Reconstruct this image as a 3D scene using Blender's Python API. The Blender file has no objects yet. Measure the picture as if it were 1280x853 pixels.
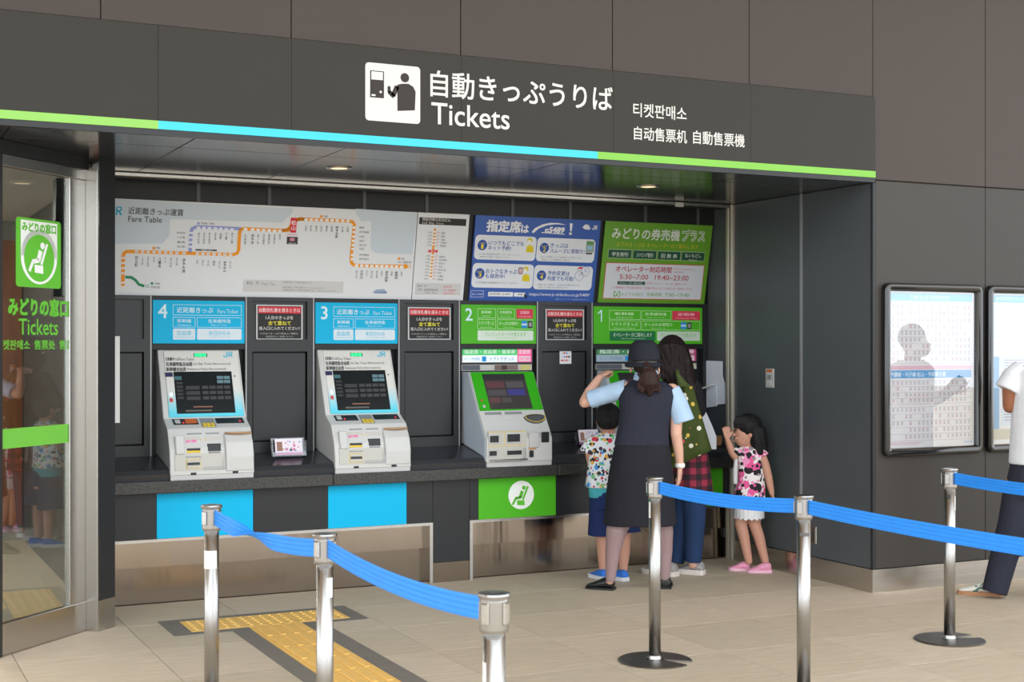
import bpy, bmesh, math, random
from mathutils import Vector, Matrix
random.seed(7)
R = math.radians
SC = bpy.context.scene
COL = SC.collection

# ---------------------------------------------------------------- camera
FPX = 1734.0; CAMH = 1.58; HORIZON = 433.0; TAN = 0.4873
YAW = math.atan(TAN); SN, CS = math.sin(YAW), math.cos(YAW)
cd = bpy.data.cameras.new('camera'); cam = bpy.data.objects.new('camera', cd); COL.objects.link(cam)
cam.location = (0, 0, CAMH); cam.rotation_euler = (R(90), 0, -YAW)
cd.sensor_width = 36; cd.lens = FPX / 1280 * 36; cd.shift_y = (HORIZON - 426.5) / 1280
cd.clip_end = 300
cd.dof.use_dof = True; cd.dof.focus_distance = 8.8; cd.dof.aperture_fstop = 6.3
SC.camera = cam
# ---------------------------------------------------------------- world: bright overcast daylight
w = bpy.data.worlds.new('overcast'); SC.world = w; w.use_nodes = True
bg = w.node_tree.nodes['Background']; bg.inputs['Color'].default_value = (0.90, 0.95, 1.0, 1); bg.inputs['Strength'].default_value = 3.2
vs = SC.view_settings; vs.view_transform = 'Standard'; vs.look = 'None'; vs.gamma = 1; vs.exposure = 0.0; vs.use_curve_mapping = False

# ---------------------------------------------------------------- helpers: pixels of the photograph -> directions -> places
def ray(x, y):
    px = (x - 640) / FPX; pz = (HORIZON - y) / FPX
    return Vector((SN + px * CS, CS - px * SN, pz))
EYE = Vector((0, 0, CAMH))
def at_depth(x, y, Z): return EYE + ray(x, y) * Z
def on_floor(x, y): r = ray(x, y); return EYE + r * (-CAMH / r.z)
def on_y(x, y, Y): r = ray(x, y); return EYE + r * (Y / r.y)
def on_x(x, y, X): r = ray(x, y); return EYE + r * (X / r.x)

# ---------------------------------------------------------------- materials
def lin(c):
    c = c / 255.0
    return c / 12.92 if c <= 0.04045 else ((c + 0.055) / 1.055) ** 2.4
def rgb(c):
    if isinstance(c, str):
        c = c.lstrip('#'); c = tuple(int(c[i:i+2], 16) for i in (0, 2, 4))
    return (lin(c[0]), lin(c[1]), lin(c[2]), 1)
MATS = {}
def mat(name, c=(200, 200, 200), rough=0.5, metal=0.0, spec=0.5, var=0.0, vscale=8.0, stretch=(1, 1, 1), bump=0.0, bscale=60.0, emit=0.0, ani=0.0, coat=0.0, alpha=1.0):
    if name in MATS: return MATS[name]
    m = bpy.data.materials.new(name); m.use_nodes = True; nt = m.node_tree; N = nt.nodes; L = nt.links
    b = N['Principled BSDF']; col = rgb(c)
    b.inputs['Base Color'].default_value = col; b.inputs['Roughness'].default_value = rough; b.inputs['Metallic'].default_value = metal
    b.inputs['Specular IOR Level'].default_value = spec; b.inputs['Coat Weight'].default_value = coat
    b.inputs['Alpha'].default_value = alpha
    if ani: b.inputs['Anisotropic'].default_value = ani
    if emit: b.inputs['Emission Color'].default_value = col; b.inputs['Emission Strength'].default_value = emit
    if var or bump:
        tc = N.new('ShaderNodeTexCoord'); mp = N.new('ShaderNodeMapping'); mp.inputs['Scale'].default_value = stretch
        L.new(tc.outputs['Object'], mp.inputs['Vector'])
    if var:
        n = N.new('ShaderNodeTexNoise'); n.inputs['Scale'].default_value = vscale; n.inputs['Detail'].default_value = 6; n.inputs['Roughness'].default_value = 0.6
        L.new(mp.outputs[0], n.inputs['Vector'])
        mr = N.new('ShaderNodeMapRange'); mr.inputs['From Min'].default_value = 0.3; mr.inputs['From Max'].default_value = 0.7
        mr.inputs['To Min'].default_value = 1 - var; mr.inputs['To Max'].default_value = 1 + var
        L.new(n.outputs['Fac'], mr.inputs['Value'])
        mx = N.new('ShaderNodeVectorMath'); mx.operation = 'SCALE'; mx.inputs[0].default_value = col[:3]
        L.new(mr.outputs[0], mx.inputs['Scale']); L.new(mx.outputs[0], b.inputs['Base Color'])
    if bump:
        n2 = N.new('ShaderNodeTexNoise'); n2.inputs['Scale'].default_value = bscale; n2.inputs['Detail'].default_value = 4
        L.new(mp.outputs[0], n2.inputs['Vector'])
        bp = N.new('ShaderNodeBump'); bp.inputs['Strength'].default_value = bump; bp.inputs['Distance'].default_value = 0.01
        L.new(n2.outputs['Fac'], bp.inputs['Height']); L.new(bp.outputs[0], b.inputs['Normal'])
    MATS[name] = m; return m
def ink(c):
    key = 'ink_%02x%02x%02x' % tuple(int(v) for v in c)
    return mat(key, c, rough=0.55, spec=0.3)
def glass_mat(name, tint=(235, 240, 238), refl=0.08, rough=0.0):
    m = bpy.data.materials.new(name); m.use_nodes = True; nt = m.node_tree; N = nt.nodes; L = nt.links
    N.remove(N['Principled BSDF'])
    t = N.new('ShaderNodeBsdfTransparent'); t.inputs[0].default_value = rgb(tint)
    g = N.new('ShaderNodeBsdfGlossy'); g.inputs['Roughness'].default_value = rough; g.inputs[0].default_value = (1, 1, 1, 1)
    f = N.new('ShaderNodeLayerWeight'); f.inputs['Blend'].default_value = 0.5      # Schlick reflectance of a pane
    p5 = N.new('ShaderNodeMath'); p5.operation = 'POWER'; p5.inputs[1].default_value = 5.0; L.new(f.outputs['Facing'], p5.inputs[0])
    a = N.new('ShaderNodeMath'); a.operation = 'MULTIPLY_ADD'; a.inputs[1].default_value = 1 - refl; a.inputs[2].default_value = refl; a.use_clamp = True
    L.new(p5.outputs[0], a.inputs[0])
    mx = N.new('ShaderNodeMixShader'); L.new(a.outputs[0], mx.inputs[0]); L.new(t.outputs[0], mx.inputs[1]); L.new(g.outputs[0], mx.inputs[2])
    L.new(mx.outputs[0], N['Material Output'].inputs[0]); MATS[name] = m; return m

def steel(name, c, rough, scratch=0.3, band=0.03, wide=3.0):
    """brushed stainless: fine horizontal hairlines, faint unevenness of the sheet along its length"""
    m = mat(name, c, rough=rough, metal=1.0); N = m.node_tree.nodes; L = m.node_tree.links; b = N['Principled BSDF']; tc = N.new('ShaderNodeTexCoord'); prev = None
    for sc_, st, dist in (((0.6, 0.6, 420), scratch, 0.0012), ((wide, wide, 0.15), band, 0.02)):
        if not st: continue
        mp = N.new('ShaderNodeMapping'); mp.inputs['Scale'].default_value = sc_; L.new(tc.outputs['Object'], mp.inputs[0])
        n = N.new('ShaderNodeTexNoise'); n.inputs['Scale'].default_value = 1.0; n.inputs['Detail'].default_value = 2; L.new(mp.outputs[0], n.inputs['Vector'])
        bp = N.new('ShaderNodeBump'); bp.inputs['Strength'].default_value = st; bp.inputs['Distance'].default_value = dist; L.new(n.outputs['Fac'], bp.inputs['Height'])
        if prev: L.new(prev, bp.inputs['Normal'])
        prev = bp.outputs[0]
    L.new(prev, b.inputs['Normal']); return m
M_FASCIA = mat('fascia_grey', (42, 38, 31), rough=0.45, spec=0.3, var=0.04, vscale=2)
M_UPPER = mat('upper_wall_brown_grey', (62, 52, 45), rough=0.42, spec=0.32, var=0.03, vscale=2)
M_DARK = mat('dark_panel', (40, 41, 43), rough=0.34, spec=0.35, var=0.04, vscale=3)
M_DARKER = mat('dark_recess', (32, 33, 35), rough=0.4, spec=0.3)
M_SIDE = mat('dark_side_panel', (76, 81, 85), rough=0.36, spec=0.5, var=0.04, vscale=3)
M_SOFFIT = mat('soffit_panel', (50, 51, 57), rough=0.15, spec=0.8)
M_JOINT = mat('joint_dark', (46, 43, 40), rough=0.8)
M_STEEL = steel('brushed_steel', (190, 188, 184), 0.26, 0.35, 0.0)
M_STEELV = steel('hairline_steel', (200, 196, 191), 0.20, 0.34, 0.14, 4.0)
M_CHROME = steel('satin_steel', (168, 166, 163), 0.26, 0.22, 0.0)
M_KICK = steel('kick_steel', (150, 138, 125), 0.16, 0.08, 0.30, 6.0)
M_STRIP = mat('trim_strip', (150, 152, 154), rough=0.4, metal=0.3)
M_STONE = mat('granite_dark', (50, 49, 46), rough=0.4, var=0.9, vscale=75)
M_WHITE = mat('white_plastic', (198, 198, 195), rough=0.42)
M_WHITE2 = mat('pale_grey_plastic', (190, 190, 188), rough=0.4)
M_BLACK = mat('black_plastic', (26, 27, 29), rough=0.4)
M_CYAN = mat('cyan_panel', (0, 178, 224), rough=0.45, spec=0.2)
M_GREEN = mat('green_panel', (80, 178, 36), rough=0.45, spec=0.2)
M_GREENF = mat('green_face', (52, 166, 26), rough=0.4, spec=0.25)
M_YELLOW = mat('yellow_mark', (222, 190, 52), rough=0.5)
M_GLASS = glass_mat('door_glass', (205, 210, 208), 0.19)
M_TTGLASS = glass_mat('timetable_glass', (240, 242, 242), 0.15)
M_GUIDE = mat('guide_steel', (196, 190, 176), rough=0.45, metal=0.55)
M_CLEAR = glass_mat('clear_acrylic', (238, 240, 242), 0.06)

# ---------------------------------------------------------------- objects
def tag(o, label=None, cat=None, group=None, kind=None):
    if label: o['label'] = label
    if cat: o['category'] = cat
    if group: o['group'] = group
    if kind: o['kind'] = kind
    return o
def empty(name, loc=(0, 0, 0), **k):
    o = bpy.data.objects.new(name, None); COL.objects.link(o); o.location = loc; o.empty_display_size = 0.1
    return tag(o, **k)
def wloc(o):
    v = Vector(o.location); p = o.parent
    while p: v += Vector(p.location); p = p.parent
    return v
def mesh_obj(name, verts, faces, mats, parent=None, smooth=False, origin=None, mi=None, **k):
    """verts in world coordinates; origin (or the base centre) becomes the object's own origin"""
    if origin is None:
        xs = [v[0] for v in verts]; ys = [v[1] for v in verts]; zs = [v[2] for v in verts]
        origin = ((min(xs) + max(xs)) / 2, (min(ys) + max(ys)) / 2, min(zs))
    origin = Vector(origin)
    me = bpy.data.meshes.new(name); me.from_pydata([tuple(Vector(v) - origin) for v in verts], [], faces)
    if not isinstance(mats, (list, tuple)): mats = [mats]
    for m in mats: me.materials.append(m)
    if mi: me.polygons.foreach_set('material_index', mi)
    if smooth: me.polygons.foreach_set('use_smooth', [True] * len(me.polygons))
    me.update()
    o = bpy.data.objects.new(name, me); COL.objects.link(o)
    if parent: o.parent = parent; o.location = origin - wloc(parent)
    else: o.location = origin
    return tag(o, **k)
def from_bm(name, bm, mats, parent=None, smooth=False, **k):
    bm.verts.ensure_lookup_table()
    vs_ = [v.co.copy() for v in bm.verts]; bm.verts.index_update()
    fs = [[v.index for v in f.verts] for f in bm.faces]; bm.free()
    return mesh_obj(name, vs_, fs, mats, parent, smooth, **k)
def obox(bm, c, ux, uy, uz, sx, sy, sz, bev=0.0, seg=1):
    """oriented box centred on c with half axes"""
    vs_ = []
    for k in (-1, 1):
        for j in (-1, 1):
            for i in (-1, 1):
                vs_.append(bm.verts.new(Vector(c) + ux * (i * sx / 2) + uy * (j * sy / 2) + uz * (k * sz / 2)))
    idx = [(0, 2, 3, 1), (4, 5, 7, 6), (0, 1, 5, 4), (2, 6, 7, 3), (0, 4, 6, 2), (1, 3, 7, 5)]
    fs = [bm.faces.new([vs_[a] for a in f]) for f in idx]
    if bev > 0:
        es = list({e for f in fs for e in f.edges})
        bmesh.ops.bevel(bm, geom=es, offset=min(bev, 0.45 * min(sx, sy, sz)), segments=seg, affect='EDGES', profile=0.5)
AX, AY, AZ = Vector((1, 0, 0)), Vector((0, 1, 0)), Vector((0, 0, 1))
def abox(bm, x0, x1, y0, y1, z0, z1, bev=0.0, seg=1):
    obox(bm, ((x0+x1)/2, (y0+y1)/2, (z0+z1)/2), AX, AY, AZ, abs(x1-x0), abs(y1-y0), abs(z1-z0), bev, seg)
def box(name, x0, x1, y0, y1, z0, z1, m, parent=None, bev=0.0, seg=1, **k):
    bm = bmesh.new(); abox(bm, x0, x1, y0, y1, z0, z1, bev, seg); return from_bm(name, bm, m, parent, **k)
def dup(root, delta, **k):
    r = root.copy(); COL.objects.link(r); r.location = Vector(root.location) + Vector(delta)
    for ch in list(root.children):
        c = ch.copy(); COL.objects.link(c); c.parent = r
        for g in list(ch.children):
            d = g.copy(); COL.objects.link(d); d.parent = c
    return tag(r, **k)
def frames(pts):
    pts = [Vector(p) for p in pts]; T = []
    for i in range(len(pts)):
        a = pts[max(i-1, 0)]; b = pts[min(i+1, len(pts)-1)]; T.append((b - a).normalized())
    up = Vector((0, 0, 1)) if abs(T[0].z) < 0.9 else Vector((0, 1, 0))
    n = T[0].cross(up).normalized(); out = []
    for t in T:
        n = (n - t * n.dot(t)).normalized(); out.append((t, n, t.cross(n)))
    return pts, out
def tube_data(pts, rads, n=12, caps=True):
    """round tube through pts with a radius per point, rounded ends"""
    pts, fr = frames(pts)
    if not isinstance(rads, (list, tuple)): rads = [rads] * len(pts)
    rings = []
    if caps:
        t, a, b = fr[0]
        for ph in (80, 55, 28): rings.append((pts[0] - t * rads[0] * math.sin(R(ph)), rads[0] * math.cos(R(ph)), a, b))
    for p, r, (t, a, b) in zip(pts, rads, fr): rings.append((p, r, a, b))
    if caps:
        t, a, b = fr[-1]
        for ph in (28, 55, 80): rings.append((pts[-1] + t * rads[-1] * math.sin(R(ph)), rads[-1] * math.cos(R(ph)), a, b))
    V = []; F = []
    for p, r, a, b in rings:
        for i in range(n):
            th = 2 * math.pi * i / n; V.append(p + a * (r * math.cos(th)) + b * (r * math.sin(th)))
    for k in range(len(rings) - 1):
        for i in range(n):
            j = (i + 1) % n; F.append((k*n+i, k*n+j, (k+1)*n+j, (k+1)*n+i))
    F.append(tuple(range(n))[::-1]); F.append(tuple((len(rings)-1)*n + i for i in range(n)))
    return V, F
def lathe_data(c, prof, n=24, a0=0, a1=360):
    V = []; F = []
    for r, z in prof:
        for i in range(n):
            th = 2 * math.pi * i / n; V.append(Vector((c[0] + r * math.cos(th), c[1] + r * math.sin(th), c[2] + z)))
    m = len(prof)
    for k in range(m - 1):
        for i in range(n):
            j = (i + 1) % n; F.append((k*n+i, k*n+j, (k+1)*n+j, (k+1)*n+i))
    F.append(tuple(range(n))[::-1]); F.append(tuple((m-1)*n + i for i in range(n)))
    return V, F
def merge(parts):
    V = []; F = []
    for v, f in parts:
        o = len(V); V += list(v); F += [tuple(i + o for i in q) for q in f]
    return V, F

# ---------------------------------------------------------------- text and flat print
_TX = {}
def text_mesh(s, bold=0.0, vertical=False, res=2, ls=1.0):
    key = (s, round(bold, 4), vertical, res)
    if key in _TX: return _TX[key]
    c = bpy.data.curves.new('t', 'FONT'); c.body = '\n'.join(s) if vertical else s
    c.size = 1; c.resolution_u = res; c.offset = bold; c.fill_mode = 'FRONT'; c.space_line = ls
    if vertical: c.align_x = 'CENTER'
    o = bpy.data.objects.new('t', c); COL.objects.link(o)
    dg = bpy.context.evaluated_depsgraph_get(); dg.update()
    me = bpy.data.meshes.new_from_object(o.evaluated_get(dg))
    V = [(v.co.x, v.co.y) for v in me.vertices]; F = [tuple(p.vertices) for p in me.polygons]
    if not V: V = [(0, 0)]
    bpy.data.objects.remove(o); bpy.data.curves.remove(c); bpy.data.meshes.remove(me)
    x0 = min(v[0] for v in V); x1 = max(v[0] for v in V); y0 = min(v[1] for v in V); y1 = max(v[1] for v in V)
    _TX[key] = (V, F, x0, x1, y0, y1); return _TX[key]

class Sheet:
    """a flat surface somewhere in the place; collects flat print on it; can turn photo pixels into its own coordinates"""
    def __init__(s, o, ux, uy):
        s.o = Vector(o); s.ux = Vector(ux).normalized(); s.uy = Vector(uy).normalized(); s.n = s.ux.cross(s.uy).normalized()
        s.V = []; s.F = []; s.MI = []; s.M = []; s.crop = None
    def px(s, x, y):
        if s.crop: x = s.crop[0] + x / s.crop[2]; y = s.crop[1] + y / s.crop[2]
        r = ray(x, y); t = (s.o - EYE).dot(s.n) / r.dot(s.n); p = EYE + r * t - s.o
        return (p.dot(s.ux), p.dot(s.uy))
    def P(s, u, v, off=0.0): return s.o + s.ux * u + s.uy * v + s.n * off
    def m(s, m):
        if m not in s.M: s.M.append(m)
        return s.M.index(m)
    def poly(s, pts, m, lay=1):
        if not isinstance(m, bpy.types.Material): m = ink(m)
        b = len(s.V); s.V += [s.P(u, v, 0.0009 * lay) for u, v in pts]; s.F.append(tuple(range(b, b + len(pts)))); s.MI.append(s.m(m))
    def rect(s, u0, v0, u1, v1, m, lay=1, r=0.0):
        u0, u1 = min(u0, u1), max(u0, u1); v0, v1 = min(v0, v1), max(v0, v1)
        if r <= 0: s.poly([(u0, v0), (u1, v0), (u1, v1), (u0, v1)], m, lay); return
        r = min(r, (u1-u0)/2.01, (v1-v0)/2.01); pts = []
        for cx, cy, a in ((u1-r, v0+r, -90), (u1-r, v1-r, 0), (u0+r, v1-r, 90), (u0+r, v0+r, 180)):
            for k in range(5): th = R(a + k * 22.5); pts.append((cx + r*math.cos(th), cy + r*math.sin(th)))
        s.poly(pts, m, lay)
    def prect(s, x0, y0, x1, y1, m, lay=1, r=0.0):
        """rectangle from two opposite photo pixels"""
        a = s.px(x0, y0); b = s.px(x1, y1); s.rect(a[0], a[1], b[0], b[1], m, lay, r)
    def frame(s, u0, v0, u1, v1, t, m, lay=1):
        s.rect(u0, v0, u1, v0+t, m, lay); s.rect(u0, v1-t, u1, v1, m, lay); s.rect(u0, v0+t, u0+t, v1-t, m, lay); s.rect(u1-t, v0+t, u1, v1-t, m, lay)
    def pframe(s, x0, y0, x1, y1, t, m, lay=1):
        a = s.px(x0, y0); b = s.px(x1, y1); s.frame(min(a[0], b[0]), min(a[1], b[1]), max(a[0], b[0]), max(a[1], b[1]), t, m, lay)
    def disc(s, u, v, r, m, lay=1, n=24, ry=None):
        ry = ry or r; s.poly([(u + r*math.cos(2*math.pi*k/n), v + ry*math.sin(2*math.pi*k/n)) for k in range(n)], m, lay)
    def band(s, pts, wd, m, lay=1):
        pts = [Vector(p) for p in pts]; Lf = []; Rt = []
        for i, p in enumerate(pts):
            a = pts[max(i-1, 0)]; b = pts[min(i+1, len(pts)-1)]; t = (b - a).normalized(); n = Vector((-t.y, t.x))
            Lf.append(tuple(p + n * wd / 2)); Rt.append(tuple(p - n * wd / 2))
        for i in range(len(pts) - 1): s.poly([Rt[i], Rt[i+1], Lf[i+1], Lf[i]], m, lay)
    def text(s, t, u0, v0, u1, v1, m, lay=2, bold=0.0, vertical=False, keep=False, al='c', res=2, shear=0.0):
        if not isinstance(m, bpy.types.Material): m = ink(m)
        V, F, x0, x1, y0, y1 = text_mesh(t, 0.0, vertical, res)
        sx = (u1-u0) / max(x1-x0, 1e-6); sy = (v1-v0) / max(y1-y0, 1e-6)
        if keep:
            q = min(sx, sy); du = (u1-u0) - q*(x1-x0); dv = (v1-v0) - q*(y1-y0); sx = sy = q
            u0 += {'l': 0, 'c': du/2, 'r': du}[al]; v0 += dv/2
        k = s.m(m)
        bs = bold * 1.3   # heavier strokes: the same outline printed again, shifted by a hair
        for q_, (ox, oy) in enumerate([(0, 0)] if not bs else [(-bs, -bs), (bs, -bs), (bs, bs), (-bs, bs)]):
            b = len(s.V)
            s.V += [s.P(u0 + (x-x0+ox)*sx + shear*(y-y0)*sy, v0 + (y-y0+oy)*sy, 0.0009*lay + 0.00004*q_) for x, y in V]
            for f in F: s.F.append(tuple(i + b for i in f)); s.MI.append(k)
    def ptext(s, t, x0, y0, x1, y1, hpx, m, **k):
        """text whose centre line runs from photo pixel (x0,y0) to (x1,y1), hpx photo pixels tall"""
        a = s.px(x0, y0); b = s.px(x1, y1); v = (a[1] + b[1]) / 2
        c = s.px((x0+x1)/2, (y0+y1)/2 - hpx/2)[1]; d = s.px((x0+x1)/2, (y0+y1)/2 + hpx/2)[1]; h = abs(c - d)
        s.text(t, a[0], v - h/2, b[0], v + h/2, m, **k)
    def pvtext(s, t, x, y0, y1, wpx, m, **k):
        a = s.px(x - wpx/2, y0); b = s.px(x + wpx/2, y1); s.text(t, a[0], b[1], b[0], a[1], m, vertical=True, **k)
    def build(s, name, parent, **k):
        if not s.V: return None
        o = mesh_obj(name, s.V, s.F, s.M, parent, mi=s.MI, **k); s.V = []; s.F = []; s.MI = []; s.M = []; return o
    def slab(s, bm, u0, v0, u1, v1, t, off=0.0, bev=0.0, seg=1):
        """box standing on the sheet: thickness t outwards from offset off"""
        obox(bm, s.P((u0+u1)/2, (v0+v1)/2, off + t/2), s.ux, s.uy, s.n, abs(u1-u0), abs(v1-v0), abs(t), bev, seg)
    def slab_obj(s, name, u0, v0, u1, v1, t, m, parent=None, off=0.0, bev=0.0, seg=1, **k):
        bm = bmesh.new(); s.slab(bm, u0, v0, u1, v1, t, off, bev, seg); return from_bm(name, bm, m, parent, **k)

def seat_icon(S, u, v, r, m, lay=3):
    """reclining passenger pictogram inside a circle of radius r"""
    S.disc(u + 0.20*r, v + 0.50*r, 0.15*r, m, lay, 16)
    S.band([(u + 0.08*r, v + 0.28*r), (u - 0.08*r, v - 0.18*r)], 0.26*r, m, lay)
    S.band([(u - 0.02*r, v - 0.16*r), (u - 0.42*r, v - 0.22*r)], 0.20*r, m, lay)
    S.band([(u - 0.40*r, v - 0.16*r), (u - 0.68*r, v - 0.66*r)], 0.17*r, m, lay)
    S.band([(u + 0.52*r, v + 0.60*r), (u + 0.12*r, v - 0.34*r)], 0.15*r, m, lay)
    S.poly([(u - 0.32*r, v - 0.70*r), (u + 0.26*r, v - 0.74*r), (u + 0.24*r, v - 0.38*r), (u - 0.34*r, v - 0.36*r)], m, lay)

def jr_logo(S, u0, v0, u1, v1, m, lay=2):
    W = u1-u0; H = v1-v0; t = 0.15*H
    def g(pts, k=1.0): S.band([(u0 + x*W, v0 + y*H) for x, y in pts], t*k*1.25, m, lay)
    g([(0.0, 0.40), (0.0, 0.16), (0.05, 0.07), (0.30, 0.07), (0.37, 0.16), (0.37, 1.0)])
    g([(0.58, 0.0), (0.58, 0.93), (0.86, 0.93), (0.95, 0.84), (0.95, 0.62), (0.86, 0.50), (0.60, 0.50)]); g([(0.74, 0.50), (0.97, 0.0)])
# ================================================================ THE SETTING
WY = 6.975        # plane of the outer wall
XR = 5.97         # right side wall of the ticket recess
BY = 8.85         # plane of the machine wall
CH = 2.63         # soffit height
M_TILE = [mat('floor_tile_%d' % i, c, rough=0.62, spec=0.35, var=0.10, vscale=5, stretch=(1.0, 6.0, 1), bump=0.04, bscale=70) for i, c in enumerate([(192, 177, 155), (187, 173, 152), (196, 181, 160), (189, 175, 153)])]
M_GROUT = mat('floor_grout', (96, 88, 76), rough=0.9)
M_FLOORFAR = mat('floor_far', (190, 176, 154), rough=0.7, var=0.08, vscale=3)
floor = mesh_obj('floor', [(-40, -60, -0.02), (40, -60, -0.02), (40, 9.2, -0.02), (-40, 9.2, -0.02)], [(0, 1, 2, 3)], M_FLOORFAR, origin=(0, 0, 0), kind='structure', label='beige stone tiled concourse floor')
TS = 0.66; TX0 = 0.811 - 3*TS; TY0 = 7.29 - 7*TS
tile_me = None
def bev_tile(sx, sy, h, b=0.004):
    bm = bmesh.new(); abox(bm, -sx/2, sx/2, -sy/2, sy/2, -0.018, h)
    es = [e for e in bm.edges if all(v.co.z > h - 1e-5 for v in e.verts)]
    bmesh.ops.bevel(bm, geom=es, offset=b, segments=1, affect='EDGES'); me = bpy.data.meshes.new('tile'); bm.to_mesh(me); bm.free(); return me
grout = box('grout_bed', TX0, TX0 + 17*TS, TY0, 8.62, -0.019, -0.006, M_GROUT, floor)
protos = []
for m in M_TILE:
    me = bev_tile(TS - 0.0036, TS - 0.0036, 0.0, 0.0006); me.materials.append(m); protos.append(me)
for i in range(17):
    for j in range(9):
        x = TX0 + (i + 0.5) * TS; y = TY0 + (j + 0.5) * TS
        if y > 8.7: continue
        o = bpy.data.objects.new('tile', protos[random.randrange(4)]); COL.objects.link(o); o.parent = floor
        o.location = (x, y, random.uniform(-0.0001, 0.0001))

# tactile paving set into the floor
M_TAC = mat('tactile_yellow', (236, 190, 104), rough=0.6, var=0.06, vscale=12)
M_TACG = mat('tactile_border_grey', (118, 112, 104), rough=0.7, var=0.08, vscale=10, bump=0.05)
tac = empty('tactile_paving', (2.23, 7.8, 0), label='yellow tactile guiding path with grey stone border, ending in a T before the counter', cat='tactile paving')
box('border_strip', 1.975, 2.075, 3.9, 7.58, -0.01, 0.003, M_TACG, tac); box('border_strip', 2.39, 2.50, 3.9, 7.58, -0.01, 0.003, M_TACG, tac)
box('border_head', 1.655, 2.775, 7.58, 8.03, -0.01, 0.003, M_TACG, tac)
def tac_tile(dots):
    s = 0.305; bm = bmesh.new(); abox(bm, -s/2+0.001, s/2-0.001, -s/2+0.001, s/2-0.001, -0.008, 0.005)
    if dots:
        for a in range(5):
            for b in range(5):
                r = bmesh.ops.create_cone(bm, cap_ends=True, segments=10, radius1=0.014, radius2=0.008, depth=0.005)
                bmesh.ops.translate(bm, verts=r['verts'], vec=((a-2)*0.058, (b-2)*0.058, 0.0075))
    else:
        for a in range(4):
            x = (a - 1.5) * 0.075
            abox(bm, x-0.015, x+0.015, -s/2+0.012, s/2-0.012, 0.004, 0.010, 0.004)
    me = bpy.data.meshes.new('tactile'); bm.to_mesh(me); bm.free(); me.materials.append(M_TAC); return me
td, tb = tac_tile(True), tac_tile(False)
for k in range(3):
    o = bpy.data.objects.new('dotted_tile', td); COL.objects.link(o); o.parent = tac; o.location = (1.915 + 0.3065*k - 2.23, 0.0, 0.001)
for k in range(12):
    o = bpy.data.objects.new('barred_tile', tb); COL.objects.link(o); o.parent = tac; o.location = (2.2325 - 2.23, 7.485 - 0.3065*k - 7.8, 0.001)

# --- outer wall: backing and single panels
P0 = 1.163; PS = 0.9615
wall_front = box('wall_front', -3.6, 11.5, WY + 0.012, WY + 0.2, CH + 0.06, 6.5, M_JOINT, kind='structure', label='brown-grey metal panel wall above the ticket recess')
def panel(parent, x0, x1, z0, z1, m, y0=WY, t=0.014, g=0.002, name='panel'):
    return box(name, x0 + g, x1 - g, y0, y0 + t, z0 + g, z1 - g, m, parent, bev=0.002)
for k in range(-5, 11):
    panel(wall_front, P0 + k*PS, P0 + (k+1)*PS, (3.176 if P0 + k*PS < 5.9 else 2.648), 6.49, M_UPPER)
wall_right = box('wall_right', XR + 0.014, 11.5, WY + 0.012, WY + 0.3, 0, CH + 0.06, M_JOINT, kind='structure', label='grey panel wall holding the timetable frames')
for k in range(5, 11):
    panel(wall_right, max(P0 + k*PS, XR + 0.02), P0 + (k+1)*PS, 0.148, 2.645, mat('lower_wall_grey', (58, 54, 50), rough=0.42, spec=0.32, var=0.03, vscale=2))
box('corner_trim', XR - 0.004, XR + 0.02, WY - 0.006, WY + 0.02, 0.148, CH - 0.002, M_DARK, wall_right, bev=0.003)
bb = box('baseboard_front', XR - 0.004, 11.5, WY - 0.012, WY + 0.01, 0, 0.148, M_STEELV, kind='structure', label='stainless steel skirting at the foot of the outer wall')

# --- right side wall of the recess
wall_side = box('wall_side', XR + 0.016, XR + 0.2, WY + 0.2, BY + 0.3, 0, CH + 0.02, M_JOINT, kind='structure', label='dark metal side wall of the ticket recess')
for y0, y1 in ((WY + 0.004, 7.700), (7.712, 8.495), (8.585, BY)):
    box('panel', XR, XR + 0.016, y0 + 0.003, y1 - 0.003, 0.15, CH - 0.002, M_SIDE, wall_side, bev=0.002)
box('joint_strip', XR - 0.006, XR + 0.012, 7.694, 7.718, 0.15, CH - 0.002, M_STRIP, wall_side)
for y in (8.500, 8.545):
    box('shutter_guide', XR - 0.022, XR + 0.01, y, y + 0.034, 0.0, CH - 0.002, M_GUIDE, wall_side, bev=0.003)
box('baseboard_side', XR - 0.012, XR + 0.01, WY - 0.012, 8.495, 0, 0.148, M_STEELV, kind='structure', label='stainless steel skirting along the dark side wall')

# --- soffit
ceil = box('ceiling', -3.6, XR + 0.1, WY + 0.01, 8.95, CH + 0.03, CH + 0.06, M_JOINT, kind='structure', label='dark glossy metal soffit over the ticket machines')
xs = [-1.0, -0.1, 0.75, 1.63, 2.43, 3.73, 5.05, XR]
for a, b in zip(xs[:-1], xs[1:]):
    for y0, y1 in ((WY + 0.012, 7.35), (7.35, 8.50)):
        box('panel', a + 0.003, b - 0.003, y0 + 0.003, y1 - 0.003, CH, CH + 0.03, M_SOFFIT, ceil, bev=0.002)
M_LAMP = mat('downlight_warm', (255, 226, 180), rough=0.4, emit=1.2)
for i, (x, y, lb) in enumerate(((2.66, 7.78, 'round recessed downlight in the soffit above the fare table'), (4.79, 7.79, 'round recessed downlight in the soffit above the green reserved seat machine'))):
    d = empty('downlight', (x, y, CH - 0.006), label=lb, cat='ceiling light', group='downlights in the soffit')
    V, F = lathe_data((x, y, CH - 0.006), [(0.052, 0.0045), (0.052, 0.0), (0.076, 0.0), (0.078, 0.0045)], 28); F = F[:-2]
    mesh_obj('ring', V, F, M_STEEL, d, smooth=True)
    mesh_obj('lens', *lathe_data((x, y, CH - 0.003), [(0.001, 0.0), (0.052, 0.0), (0.052, 0.002)], 28), M_LAMP, d)

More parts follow.
